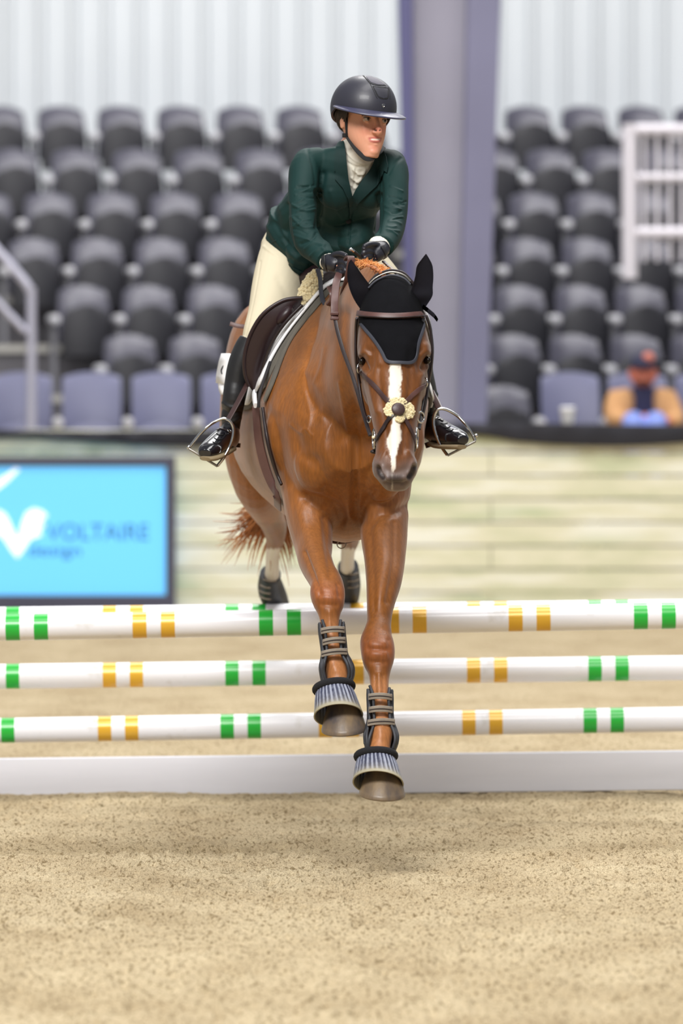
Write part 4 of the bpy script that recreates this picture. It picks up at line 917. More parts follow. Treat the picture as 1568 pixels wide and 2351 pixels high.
mb = MB(); mb.tube(gp[13:24], 0.042, 10, flat=0.10, up=Vector((0, 1, 0)), sub=2); mb.build('strap', M_girth, gr)
ring_obj('ring', P(784, 1250, 18.45), 0.013, 0.0018, (0, -1, 0.2), M_metd, gr, 1.1)
# ---- tendon boots
M_boot = mat('boot_black', (48, 50, 56), 0.55, var=0.2, vscale=20, bump=0.3, bscale=120)
M_tape = mat('elastic_tape', (142, 132, 120), 0.8, var=0.1, vscale=40); M_taped = mat('elastic_stripe', (52, 44, 42), 0.8)
def tendon(label, rows, straps, pads):
    r = empty('tendon_boot', P(*rows[len(rows)//2][:3])); tag(r, label, 'horse boot')
    R = spl(rows, 6); rings = []
    for (x, y, D, hw, hd) in R:
        s = D / FPX; ring = []; n = 22
        for j in range(n + 1):
            a = -0.98 + (2 * PI - 2 * (PI/2 - 0.98) - 0.0) * 0 + 0
        a0 = PI * 0.5 * 0.60; a1 = 2 * PI - a0
        for j in range(n + 1):
            a = a0 + (a1 - a0) * j / n; ring.append(P(x, y, D) + Vector((math.sin(a) * hw * s, -math.cos(a) * hd, 0)))
        rings.append(ring)
    mb = MB(); mb.rings(rings, caps=False, closed=False); o = mb.build('shell', M_boot, r, fixn=False); md = o.modifiers.new('t', 'SOLIDIFY'); md.thickness = 0.007; md.offset = 0
    for p in pads:
        mb = MB(); mb.tube([P(*q) for q in p], [0.0048] * len(p), 8, sub=5); mb.build('padded_edge', M_boot, r)
    for (xa, ya, xb, yb, D) in straps:
        mb = MB(); n = 9; hw = (xb - xa) / 2; pts = []
        for k in range(n): 
            u = k / (n - 1) * 2 - 1; pts.append(P((xa + xb) / 2 + u * hw, ya + (yb - ya) * k / (n - 1) - 3.0 * (1 - u * u), D - 0.018 * (1 - u * u)))
        pts = [pts[0] + Vector((0.001, 0.02, 0))] + pts + [pts[-1] + Vector((-0.001, 0.02, 0))]
        mb.tube(pts, 0.0098, 10, flat=0.28, up=Vector((0, 0, 1))); st = mb.build('strap', M_tape, r)
        mb = MB()
        for q in (-0.0002,): mb.tube([p + Vector((0, -0.0027, q)) for p in pts], 0.0021, 8, flat=.5, up=Vector((0, 0, 1)))
        mb.build('stripe', M_taped, st)
tendon('dark open-fronted boot on the raised right foreleg, with three taupe straps', [(761,1432,17.735,29,.040),(762,1450,17.73,29.5,.044),(765,1475,17.72,29,.046),(768,1500,17.71,29,.046),(771,1515,17.70,34,.052),(773,1532,17.695,39,.058),(774,1550,17.69,38,.056),(773,1568,17.68,33,.05)],
 [(738, 1449, 790, 1446, 17.688), (742, 1475, 792, 1470, 17.68), (739, 1502, 796, 1496, 17.67)],
 [[(740, 1424, 17.71), (746, 1445, 17.685), (749, 1475, 17.68), (750, 1500, 17.67), (745, 1520, 17.65), (743, 1540, 17.65), (748, 1564, 17.65)], [(782, 1424, 17.71), (780, 1445, 17.685), (782, 1475, 17.68), (786, 1503, 17.67), (797, 1524, 17.65), (801, 1545, 17.65), (797, 1564, 17.65)],
  [(734, 1430, 17.72), (738, 1460, 17.70), (740, 1500, 17.69), (737, 1530, 17.67), (739, 1555, 17.67)], [(788, 1428, 17.72), (789, 1460, 17.70), (794, 1500, 17.69), (808, 1530, 17.67), (809, 1550, 17.67)]])
tendon('dark open-fronted boot on the lower left foreleg reaching down, with three taupe straps', [(872,1583,17.645,28,.040),(872.5,1602,17.635,29,.044),(873,1630,17.62,28.5,.046),(873,1655,17.60,29,.046),(874,1672,17.59,35,.052),(875,1690,17.575,39,.057),(875,1708,17.565,37,.054),(874,1724,17.56,32,.05)],
 [(847, 1600, 899, 1601, 17.59), (848, 1630, 900, 1630, 17.575), (845, 1660, 905, 1658, 17.56)],
 [[(849, 1575, 17.62), (856, 1596, 17.59), (858, 1630, 17.58), (859, 1660, 17.56), (852, 1682, 17.54), (847, 1700, 17.53), (846, 1720, 17.53)], [(894, 1580, 17.62), (892, 1600, 17.59), (894, 1630, 17.58), (897, 1660, 17.56), (905, 1682, 17.54), (907, 1700, 17.53), (902, 1718, 17.53)],
  [(845, 1582, 17.63), (847, 1630, 17.60), (846, 1662, 17.58), (838, 1685, 17.56), (838, 1708, 17.55)], [(900, 1586, 17.63), (900, 1630, 17.60), (904, 1662, 17.58), (913, 1688, 17.56), (911, 1708, 17.55)]])
# ---- bell boots
M_rub = bpy.data.materials.new('bell_rubber'); M_rub.use_nodes = True
def rub():
    nt = M_rub.node_tree; N = nt.nodes; L = nt.links; b = N['Principled BSDF']; b.inputs['Roughness'].default_value = 0.6
    a = N.new('ShaderNodeVertexColor'); a.layer_name = 'wear'; s = N.new('ShaderNodeSeparateColor'); L.new(a.outputs[0], s.inputs[0])
    tc = N.new('ShaderNodeTexCoord'); mp = N.new('ShaderNodeMapping'); mp.inputs['Scale'].default_value = (1, 1, .25); L.new(tc.outputs['Object'], mp.inputs[0])
    n = N.new('ShaderNodeTexNoise'); n.inputs['Scale'].default_value = 110; L.new(mp.outputs[0], n.inputs['Vector'])
    r = N.new('ShaderNodeValToRGB'); r.color_ramp.elements[0].position = .30; r.color_ramp.elements[0].color = lin((46, 50, 74)); r.color_ramp.elements[1].position = .66; r.color_ramp.elements[1].color = lin((146, 150, 166)); ad = N.new('ShaderNodeMath'); ad.operation = 'MULTIPLY_ADD'; ad.inputs[1].default_value = .35; L.new(n.outputs[0], ad.inputs[0]); L.new(s.outputs[1], ad.inputs[2]); L.new(ad.outputs[0], r.inputs[0])
    m1 = N.new('ShaderNodeMix'); m1.data_type = 'RGBA'; L.new(s.outputs[0], m1.inputs[0]); L.new(r.outputs[0], m1.inputs[6]); m1.inputs[7].default_value = lin((160, 152, 128)); L.new(m1.outputs[2], b.inputs['Base Color'])
rub()
M_collar = mat('black_fleece', (24, 24, 28), 0.95, bump=0.6, bscale=250, bdist=.003)
def bell(label, top, bot, rt, rb, ax_t, ax_b, seed):
    r = empty('bell_boot', P(*top)); tag(r, label, 'bell boot')
    T_, B_ = P(*top), P(*bot); n = 120; rings = []; wear = []; rg = random.Random(seed); rib = [0.0 if (k // 2) % 2 else 0.0030 * rg.uniform(.4, 1.2) for k in range(n)]; tone_ = [(.42 if (k // 2) % 2 else .05) + rg.uniform(-.12, .18) for k in range(n)]
    def disc(c, ax, rr, ribk, w_):
        ax = Vector(ax).normalized(); s_ = (Vector((1, 0, 0)) - ax * ax.x).normalized(); f = ax.cross(s_); out = []
        for k in range(n):
            a = 2 * PI * k / n; q = rr * (1 + 0.06 * max(0, math.sin(a) ) * 0) - rib[k] * ribk
            out.append(c + s_ * math.cos(a) * q + f * math.sin(a) * q)
            wear.append((w_, tone_[k]))
        return out
    sc = [(0, 1.0, 0, 0), (.12, 1.06, 1, .0), (.3, 1.12, 1, 0), (.5, 1.16, 1, .05), (.68, 1.19, 1, .2), (.82, 1.22, .6, .5), (.90, 1.24, 0, .95), (1.0, 1.26, 0, 1), (1.0, 1.20, 0, 1), (.9, 1.16, 0, .8), (.5, 1.08, 0, .2), (.1, 0.98, 0, 0)]
    for (t, k, rk, w_) in sc:
        ax = Vector(ax_t).lerp(Vector(ax_b), t); rr = rt * k * (1 + (rb / rt / 1.26 - 1) * t); rings.append(disc(T_.lerp(B_, t), ax, rr, rk, w_))
    mb = MB(); mb.rings(rings, caps=False); o = mb.build('skirt', M_rub, r, fixn=True); w = np.array(wear); set_attr(o.data, 'wear', np.stack([w[:, 0], w[:, 1], w[:, 0], np.ones(len(w))], 1))
    mb = MB(); ax = Vector(ax_t).normalized(); s_ = (Vector((1, 0, 0)) - ax * ax.x).normalized(); f = ax.cross(s_)
    mb.tube([T_ - ax * 0.006 + s_ * math.cos(2*PI*k/32) * rt + f * math.sin(2*PI*k/32) * rt * .95 for k in range(32)], 0.0125, 12, closed=True); mb.build('collar', M_collar, r)
    return r
bell('grey ribbed rubber bell boot above the raised right fore hoof', (767, 1583, 17.66), (777, 1643, 17.60), 0.056, 0.077, (0.12, -0.42, -0.88), (0.05, -0.50, -0.80), 1)
bell('grey ribbed rubber bell boot above the lowest, left fore hoof', (863, 1740, 17.535), (868, 1798, 17.48), 0.057, 0.079, (0.02, -0.40, -0.9), (-0.06, -0.52, -0.80), 2)
# ---- hind ankle boots
def ankle(label, rows, lines):
    r = empty('ankle_boot', P(*rows[1][:3])); tag(r, label, 'horse boot')
    mb = MB(); limb(mb, rows, n=24); mb.build('shell', M_boot, r)
    for (xa, ya, xb, yb, D) in lines:
        mb = MB(); mb.tube([P(xa, ya, D + .01), P((xa + xb) / 2, (ya + yb) / 2 + 2, D - .008), P(xb, yb, D)], 0.003, 8, sub=4); mb.build('strap', M_taped if 0 else M_tape, r)
ankle('dark ankle boot on the right hind leg, just below the flying tail', [(621,1318,20.62,24,.040),(619,1334,20.66,26,.046),(622,1352,20.71,30,.055),(630,1374,20.77,30,.055),(638,1392,20.81,27,.050)], [(597,1343,620,1350,20.59),(595,1356,620,1363,20.60),(595,1369,621,1376,20.62),(605,1330,634,1334,20.585)])
ankle('dark ankle boot on the left hind leg, seen between the two forelegs', [(799,1302,20.58,24,.040),(801,1320,20.63,25,.046),(803,1345,20.69,25,.052),(802,1368,20.75,23,.050)], [(799,1318,822,1316,20.555),(799,1334,824,1331,20.57),(800,1349,824,1345,20.60)])

# ================================================================== RIDER
HS = 18.38 / FPX
HC = P(835, 275, 18.38)
HM = Matrix.Translation(HC) @ Matrix.Rotation(math.radians(28), 4, 'Z') @ Matrix.Rotation(math.radians(5), 4, 'Y') @ Matrix.Rotation(math.radians(3), 4, 'X')
HR = HM.to_3x3()
def hl(x, y, z): return HM @ Vector((x, y, z))
RB = MB()
# skull, face and jaw: stacked rings in the head's own frame (z, half width, front y, back y, squareness)
HROWS = [(-.122,.018,-.090,-.050,2),(-.118,.027,-.097,-.035,2.0),(-.105,.033,-.100,-.010,2.0),(-.085,.0455,-.099,.020,2.0),(-.062,.057,-.097,.050,2.05),(-.035,.065,-.094,.075,2.1),(-.005,.067,-.091,.090,2.0),(.02,.070,-.093,.100,2.1),(.05,.074,-.095,.105,2.1),(.08,.070,-.086,.100,2.0),(.105,.055,-.062,.080,2.0),(.122,.030,-.03,.045,2.0),(.127,.010,-.01,.015,2)]
rings = []
for (z, hw, F, B, e) in spl(HROWS, 4):
    mid = (F + B) / 2; r_ = (B - F) / 2; ring = []
    for j in range(32):
        w = 2 * PI * j / 32; c, s = math.cos(w), math.sin(w); c2 = math.copysign(abs(c) ** (2 / e), c); s2 = math.copysign(abs(s) ** (2 / e), s)
        ring.append(hl(hw * c2, mid + r_ * s2, z))
    rings.append(ring)
RB.rings(rings)
RB.tube([hl(0, -.090, .004), hl(0, -.103, -.018), hl(0, -.112, -.036), hl(0, -.104, -.047)], [.007, .009, .0115, .007], 12, sub=3)      # nose
RB.ell(hl(-.011, -.101, -.039), (.0075, .009, .007), HR); RB.ell(hl(.011, -.101, -.039), (.0075, .009, .007), HR)
RB.ell(hl(0, -.092, -.102), (.017, .012, .012), HR)
for sx in (-1, 1):
    RB.ell(hl(sx * .033, -.088, .022), (.024, .007, .006), HR)
    RB.ell(hl(sx * .071, .008, -.008), (.007, .017, .030), HR)
    RB.tube([hl(sx * .031 - .015, -.078, .001), hl(sx * .031, -.0865, .0085), hl(sx * .031 + .015, -.078, .001)], [.002, .0032, .002], 8, sub=4); RB.tube([hl(sx * .031 - .015, -.078, .0), hl(sx * .031, -.085, -.0070), hl(sx * .031 + .015, -.078, .0)], [.002, .003, .002], 8, sub=4)
RB.tube([hl(-.022, -.086, -.0685), hl(-.010, -.0975, -.067), hl(0, -.099, -.0675), hl(.010, -.0975, -.067), hl(.022, -.086, -.0685)], [.002, .0034, .0034, .0034, .002], 10, sub=3)
RB.tube([hl(-.020, -.087, -.078), hl(0, -.0985, -.080), hl(.020, -.087, -.078)], [.002, .0038, .002], 10, sub=4)
limb(RB, [(828,268,18.50,26,.050),(826,310,18.48,32,.055),(816,345,18.48,42,.060),(812,375,18.50,60,.07)])
limb(RB, [(812,350,18.48,40,.05),(808,372,18.50,80,.06),(800,410,18.55,82,.08),(762,455,18.69,72,.08),(718,520,18.85,66,.09),(688,560,18.95,70,.11),(680,600,18.98,60,.12)])
ARM_R = [(742,372,18.46,34,.05),(704,385,18.44,37,.062),(697,430,18.38,35.5,.060),(695,480,18.32,33.5,.054),(697,525,18.27,33,.051),(708,556,18.23,32,.048),(730,578,18.17,28.5,.040),(750,598,18.11,25,.034)]
ARM_L = [(872,372,18.46,34,.05),(901,388,18.44,35,.062),(904,430,18.38,34,.060),(903,480,18.32,33.5,.055),(899,520,18.26,31,.051),(890,545,18.18,30,.045),(878,566,18.11,27,.036)]
thin = lambda rows, k: [(x, y, D, hw * k, hd * k) for x, y, D, hw, hd in rows]
limb(RB, thin(ARM_R, .6)); limb(RB, thin(ARM_L, .6))
LEG_R = [(680,570,18.92,70,.11),(664,590,18.88,69,.105),(648,628,18.80,64,.096),(632,672,18.73,57,.086),(611,720,18.66,43,.072),(588,762,18.62,30,.062),(577,795,18.60,24,.056)]
LEG_L = [(735,570,18.88,60,.11),(790,592,18.76,62,.10),(848,624,18.66,52,.088),(898,672,18.60,42,.076),(940,735,18.56,35,.066),(966,785,18.55,28,.058)]
limb(RB, thin(LEG_R, .7)); limb(RB, thin(LEG_L, .7))
BOOT_R = [(578,780,18.60,28,.060),(571,796,18.60,31,.062),(558,822,18.60,30,.062),(548,850,18.60,28,.060),(543,882,18.60,28,.058),(537,916,18.59,26.5,.054),(532,952,18.61,24,.048),(530,982,18.635,21,.044),(527,1000,18.62,22,.050)]
BOOT_L = [(960,775,18.55,30,.060),(962,805,18.55,31,.060),(966,850,18.57,28,.058),(976,896,18.60,26.5,.054),(984,928,18.62,23,.048),(990,955,18.64,19,.044),(992,975,18.64,20,.048)]
limb(RB, thin(BOOT_R, .7)); limb(RB, thin(BOOT_L, .7))
# hands: palm, four curled fingers of their own, thumb
HAND_R = dict(palm=[(752,601,18.11,19,.026),(762,603,18.085,23,.028),(774,606,18.06,23,.026),(781,609,18.05,18,.02)],
 fingers=[[(776,594,18.05),(790,591,18.02),(797,601,18.01),(790,610,18.03)],[(778,604,18.045),(792,602,18.01),(797,613,18.0),(788,619,18.02)],[(776,614,18.05),(790,614,18.01),(793,625,18.0),(783,628,18.03)],[(771,622,18.06),(783,625,18.02),(784,634,18.02),(774,635,18.04)]],
 thumb=[(758,592,18.09),(770,585,18.05),(783,583,18.02),(794,587,18.0)])
HAND_L = dict(palm=[(877,568,18.11,21,.028),(868,576,18.085,24,.029),(858,584,18.06,24,.026),(852,588,18.05,18,.02)],
 fingers=[[(858,572,18.05),(845,566,18.02),(836,571,18.0),(840,581,18.02)],[(856,581,18.045),(843,577,18.01),(834,583,18.0),(839,592,18.02)],[(856,589,18.05),(844,588,18.01),(837,594,18.0),(842,601,18.02)],[(860,597,18.06),(850,598,18.02),(845,604,18.02),(850,609,18.04)]],
 thumb=[(872,566,18.09),(860,561,18.05),(848,561,18.02),(838,565,18.0)])
def hand(mb, H, k=1.0):
    limb(mb, thin(H['palm'], k))
    for i, f in enumerate(H['fingers']):
        r0 = (.0095, .0098, .0092, .0080)[i] * k; mb.tube([P(*q) for q in f], [r0, r0, r0 * .92, r0 * .8], 12, sub=4); mb.ell(P(*f[-1]), r0 * .8, nu=10, nv=8)
        mb.ell(P(*f[0]), r0 * 1.1, nu=10, nv=8)
    mb.tube([P(*q) for q in H['thumb']], [.011 * k, .0108 * k, .0098 * k, .0085 * k], 12, sub=4); mb.ell(P(*H['thumb'][-1]), .0085 * k, nu=10, nv=8)
hand(RB, HAND_R, .85); hand(RB, HAND_L, .85)
def foot(mb, rows, k=1.0): limb(mb, thin(rows, k), sq=2.4)
FOOT_R = [(534,1002,18.66,17,.030),(528,1000,18.60,22,.044),(515,1008,18.54,24,.040),(500,1018,18.48,25.5,.034),(486,1030,18.42,26,.029),(476,1037,18.39,23,.024),(470,1041,18.37,15,.014)]
FOOT_L = [(985,990,18.67,17,.030),(994,984,18.60,21,.045),(1008,990,18.54,24,.042),(1026,998,18.48,25,.036),(1044,1004,18.42,25,.030),(1056,1008,18.39,22,.024),(1064,1010,18.37,14,.014)]
foot(RB, FOOT_R[:-1], .6); foot(RB, FOOT_L[:-1], .6)
rme = remesh(RB, 'person', 0.0030, 4)
FS = [
 ([(862,270),(868,284),(870,292)], 4, .0018, 18, 18.5), ([(848,316),(846,314)], 3, .001, 18, 18.5),
 ([(832,288),(838,296)], 9, .0028, 18, 18.5), ([(885,291)], 6, .002, 18, 18.5), 
 ([(838,271),(850,273)], 4.5, -.0035, 18, 18.5), ([(882,275),(890,276)], 4, -.0035, 18, 18.5),
 ([(847,317),(861,320.5),(875,318.5)], 1.6, -.0028, 18, 18.5), ([(846,311),(861,311),(874,312)], 5, -.0012, 18, 18.5),
 ([(834,292),(838,310),(842,320)], 6, .0015, 18, 18.5), 
 ([(866,298),(867,309)], 2.5, -.0012, 18, 18.5), ([(850,333),(862,335)], 4, -.0020, 18, 18.5),
 ([(862.5,299)], 2.2, -.004, 18, 18.5), ([(872.5,299)], 2.0, -.004, 18, 18.5)]
sculpt(rme, [f for f in FS])
V = getv(rme); px, py = proj(V); Yd = V[:, 1]
face = (Yd < 18.45) & (py < 372) & (py > 240)
lip = face * np.clip(np.exp(-(dist_poly(px, py, [(848,318.5),(861,316),(874,318)]) / 2.8) ** 4) * (py < 320) + np.exp(-(dist_poly(px, py, [(850,323),(861,326),(872,324)]) / 3.0) ** 4), 0, 1)
teeth = face * np.exp(-(dist_poly(px, py, [(853,319.8),(862,320.6),(871,320)]) / 1.5) ** 4)
blush = face * np.clip(np.exp(-((px - 840) / 16) ** 2 - ((py - 300) / 15) ** 2) * .35 + np.exp(-((px - 868) / 9) ** 2 - ((py - 297) / 8) ** 2) * .6 + np.exp(-((px - 884) / 8) ** 2 - ((py - 298) / 12) ** 2) * .45 + .4 * np.exp(-((px - 860) / 12) ** 2 - ((py - 340) / 9) ** 2), 0, 1)
brow = face * np.clip(np.exp(-(dist_poly(px, py, [(832,265),(842,261),(853,263)]) / 1.8) ** 4) + np.exp(-(dist_poly(px, py, [(878,266),(886,265),(891,268)]) / 1.8) ** 4), 0, 1)
nos = face * np.clip(np.exp(-(dist_poly(px, py, [(861,299),(864,299.5)]) / 1.8) ** 4) + np.exp(-(dist_poly(px, py, [(871,299.5),(873.5,299)]) / 1.6) ** 4), 0, 1)
set_attr(rme, 'face', np.stack([lip, blush, np.clip(brow + nos, 0, 1), np.ones(len(V))], 1)); set_attr(rme, 'face2', np.stack([teeth, teeth, teeth, np.ones(len(V))], 1))
M_skin = bpy.data.materials.new('skin'); M_skin.use_nodes = True
def skin():
    nt = M_skin.node_tree; N = nt.nodes; L = nt.links; b = N['Principled BSDF']; b.inputs['Roughness'].default_value = 0.5; b.inputs['Subsurface Weight'].default_value = 0.12; b.inputs['Subsurface Radius'].default_value = (.02, .008, .004); b.inputs['Subsurface Scale'].default_value = 0.3
    a = N.new('ShaderNodeVertexColor'); a.layer_name = 'face'; s = N.new('ShaderNodeSeparateColor'); L.new(a.outputs[0], s.inputs[0]); a2 = N.new('ShaderNodeVertexColor'); a2.layer_name = 'face2'; s2 = N.new('ShaderNodeSeparateColor'); L.new(a2.outputs[0], s2.inputs[0])
    c = None
    for f, colr in ((s.outputs[1], (208, 112, 92)), (s.outputs[0], (190, 108, 98)), (s.outputs[2], (62, 38, 30)), (s2.outputs[0], (232, 222, 210))):
        q = N.new('ShaderNodeMix'); q.data_type = 'RGBA'; L.new(f, q.inputs[0])
        if c is None: q.inputs[6].default_value = lin((218, 158, 130))
        else: L.new(c, q.inputs[6])
        q.inputs[7].default_value = lin(colr); c = q.outputs[2]
    L.new(c, b.inputs['Base Color'])
skin()
rider = obj_from(rme, 'person', M_skin)
tag(rider, 'person in dark green jacket, black helmet and beige breeches, riding the chestnut horse', 'person')
RBV = bvh(rme)
# eyes
M_sc = mat('eye_white', (186, 172, 164), .25); M_iris = mat('iris', (44, 28, 20), .12, coat=.5)
for sx in (-1, 1):
    c = hl(sx * .031, -.0755, .001); mb = MB(); mb.ell(c, .0120, HR, 20, 14); e = mb.build('eye', M_sc, rider)
    mb = MB(); mb.ell(c + HR @ Vector((0.001, -.0075, 0)), (.0066, .0052, .0066), HR, 14, 10); mb.build('iris', M_iris, e)
    mb = MB(); mb.tube([hl(sx * .031 - .013, -.083, .003), hl(sx * .031, -.0895, .0065), hl(sx * .031 + .013, -.083, .003)], [.0006, .0013, .0006], 8, sub=4); mb.build('eyelashes', M_iris, e)
# hair
M_rh = mat('dark_brown_hair', (44, 30, 24), .6, var=.3, vscale=80, stretch=(1, 1, .3))
mb = MB(); rg = random.Random(9)
for sx in (-1, 1):
    mb.ell(hl(sx * .066, .020, .012), (.013, .040, .034), HR)
    for k in range(30): 
        y_ = rg.uniform(-.035, .05); mb.tube([hl(sx * .070, y_, .04), hl(sx * .079, y_ + .006, .012), hl(sx * .074, y_ + .018, -.014)], [.0022, .003, .001], 5, sub=3)
mb.ell(hl(0, .085, .0), (.055, .03, .05), HR); mb.build('hair', M_rh, rider)
# ---- helmet
M_hel = mat('helmet_shell', (44, 44, 54), .44, var=.05, vscale=6, coat=.06, bump=.05, bscale=400); M_heli = mat('helmet_lining', (16, 16, 18), .8)
M_brim = mat('helmet_brim', (60, 60, 84), .36, coat=.2)
hel = None
def helmet():
    rx, ry, rz = .1035, .122, .106; cz = .038; cy = .010; rings = []; n = 64
    def cut(ph):      # ph 0 = front
        f = math.cos(ph); return math.acos(max(-1, min(1, ((.026 if f > 0 else .026 + .050 * f) - cz) / rz * 1.0)))
    for layer in (0, 1):
        k_ = 1.0 if layer == 0 else .93; seq = range(0, 19) if layer == 0 else range(18, -1, -1)
        for i in seq:
            ring = []
            for j in range(n):
                ph = 2 * PI * j / n; th = max(.02, i / 18) * cut(ph)
                x = math.sin(ph) * math.sin(th) ** .92 * rx * k_; y = -math.cos(ph) * math.sin(th) ** .92 * ry * k_; z = math.cos(th) * rz * (1 if layer == 0 else .94)
                ring.append(hl(x, y + cy, z + cz))
            rings.append(ring)
    mb = MB(); mb.rings(rings, caps=True)
    for k in range(len(mb.f)):
        if k > 19 * n: mb.mi[k] = 1
    h = mb.build('helmet', [M_hel, M_heli], rider); tag(h, 'black riding helmet with a wide peak')
    mb = MB(); m_ = 40; R0 = []; 
    for i in range(7):
        t = i / 6; row = []
        for j in range(m_ + 1):
            ph = (j / m_ * 2 - 1) * math.radians(88); f = max(0, math.cos(ph * .88)) 
            th = math.acos((.026 - cz) / rz); e = .047 * f ** 1.0; x = math.sin(ph) * (rx * 1.0 + e * t); y = -math.cos(ph) * (ry + e * t)
            z = .0275 + .0085 * (1 - math.cos(ph)) - .013 * t * f - .006 * t * t * f
            row.append(hl(x, y + cy, z))
        R0.append(row)
    mb.rings(R0, caps=False, closed=False); b = mb.build('peak', M_brim, h, fixn=False); md = b.modifiers.new('t', 'SOLIDIFY'); md.thickness = .004; md.offset = 0
    hv = bvh(h.data)
    def groove(pts, w=.0016, closed_=False, m=M_heli, off=.0006):
        mb = MB(); strap(mb, hv, pts, w * 2, .0016, off, 18.3, sub=6, sm=2); mb.build('seam', m, h)
    groove([(834,174),(842,182),(850,191),(866,196),(886,197)]); groove([(856,198),(872,201),(890,202),(891,213),(890,225),(880,227),(868,222),(861,208),(856,198)], .0014)
    groove([(834,175),(846,187),(855,203),(862,219),(866,226)], .0008); groove([(892,200),(895,212),(895,228)], .0008)
    patch('panel', hv, [(857,199),(872,202),(889,203),(890,213),(889,224),(880,226),(869,221),(862,208)], mat('helmet_panel', (40, 40, 50), .6), h, .0012, .001, 2.0, 18.3, closed_spl=False)
    patch('top_panel', hv, [(840,176),(852,176),(868,183),(884,195),(866,194),(851,189)], mat('helmet_top_panel', (54, 50, 66), .6), h, .0012, .001, 2.0, 18.3, closed_spl=False)
    mb = MB(); a_, b_ = hit(hv, 880, 242, 18.3); q = b_.to_track_quat('Z', 'Y').to_matrix()
    mb.tube([a_ + q @ Vector((.005 * math.cos(t) , .0045 * math.sin(t), .001)) for t in np.linspace(0.4, 5.6, 12)], .0011, 6); mb.tube([a_ + q @ Vector((-.001, y_, .001)) for y_ in (.003, -.009)], .001, 6); mb.build('emblem', M_met, h)
    M_web = mat('black_webbing', (20, 20, 22), .8)
    cs = [P(*q) for q in ((798,313,18.345),(806,326,18.335),(818,343,18.32),(830,356,18.305),(841,364,18.30),(851,364,18.30),(863,355,18.32),(874,346,18.36),(881,337,18.42))]; cs, _r = smooth_path(cs, [1.0] * len(cs), 5); cu_ = []
    for i in range(len(cs)): t_ = cs[min(i + 1, len(cs) - 1)] - cs[max(i - 1, 0)]; cu_.append(Vector((-t_.z, 0, t_.x)))
    mb = MB(); mb.tube(cs, .0078, 10, flat=.22, up=cu_); mb.build('chin_strap', M_web, h)
    for nm, pts, w in (('side_strap', [(795,258),(796,275),(797,300),(798,314)], .011), ('side_strap', [(762,286),(774,296),(787,306),(798,315)], .011), ('side_strap', [(900,272),(897,284),(893,298),(888,318),(884,331)], .010)):
        mb = MB(); strap(mb, RBV, pts, w, .003, .003 if nm != 'x' else .0, 18.42, sub=5, sm=6); mb.build(nm, M_web, h)
    mb = MB(); mb.box(hit(RBV, 794, 311, 18.4)[0] + Vector((-.004, -.007, 0)), (.016, .008, .014)); mb.build('buckle', M_heli, h, bevel=.002)
helmet()
# ---- shirt with high collar
M_shirt = mat('cream_shirt', (222, 218, 204), .8, var=.04, vscale=20, bump=.35, bscale=26, bdist=.006)
SB = MB()
limb(SB, [(816,326,18.475,36,.060),(820,345,18.465,39,.063),(822,368,18.455,42,.066),(820,392,18.475,56,.072),(808,420,18.52,62,.095),(790,450,18.60,50,.080)])
sme = remesh(SB, 'shirt', .0035, 5)
sculpt(sme, [([(793,345),(812,366),(836,376),(858,372)], 2.5, .004, 18, 18.6), ([(796,372),(815,382),(840,384)], 2.5, -.003, 18, 18.6), ([(812,390),(822,400),(835,398)], 3, .004, 18, 18.6), ([(808,408),(818,418),(828,412)], 3, .004, 18, 18.6), ([(806,425),(814,432)], 3, .004, 18, 18.6), ([(818,386),(812,430)], 3, -.004, 18, 18.6), ([(838,390),(824,420)], 3, .003, 18, 18.6)])
tag(obj_from(sme, 'shirt', M_shirt, rider), 'cream high-collared show shirt')
# ---- jacket
M_jac = mat('green_jacket', (10, 44, 42), .7, spec=.28, var=.10, vscale=5, bump=.25, bscale=700, bdist=.0008)
M_jacd = mat('green_lapel', (10, 40, 39), .7, spec=.28, var=.06, vscale=5, bump=.25, bscale=700, bdist=.0008)
JB = MB()
limb(JB, [(812,342,18.48,38,.062),(811,352,18.475,60,.070),(808,370,18.475,102,.092),(803,400,18.51,108,.120),(790,430,18.57,104,.126),(764,462,18.67,99,.124),(735,500,18.78,98,.124),(712,540,18.88,97,.138),(700,562,18.93,90,.150),(698,582,18.96,84,.155)], n=28)
# skirt of the jacket over the hip
limb(JB, [(702,520,18.84,92,.12),(684,556,18.86,77,.13),(680,580,18.85,64,.13),(686,600,18.80,56,.12)], n=24)
limb(JB, [(742,500,18.72,70,.09),(718,560,18.72,62,.09),(704,594,18.70,46,.08),(703,612,18.68,32,.06)], n=20)
limb(JB, [(720,470,18.66,70,.09),(775,480,18.62,72,.09),(812,500,18.60,54,.08),(818,535,18.57,46,.07),(806,562,18.54,36,.05),(798,576,18.53,22,.03)][2:], n=24)
limb(JB, [(780,470,18.62,70,.085),(784,520,18.62,66,.085),(775,560,18.60,56,.07),(756,592,18.58,36,.05)], n=24)
limb(JB, [(626,530,18.86,14,.05),(638,552,18.82,22,.08),(664,586,18.77,24,.09),(694,614,18.72,16,.05)], n=20)
limb(JB, ARM_R, n=24); limb(JB, ARM_L, n=24)
JB.ell(P(708, 376, 18.46), (.052, .065, .052)); JB.ell(P(898, 378, 18.46), (.050, .065, .050)); JB.ell(P(772, 425, 18.44), (.075, .046, .08)); JB.ell(P(852, 425, 18.44), (.070, .046, .08))
jme = remesh(JB, 'jacket', .0036, 6)
JS = []
rg = random.Random(21)
def wr(pts, r, d): JS.append((pts, r, d, 18, 19.3))
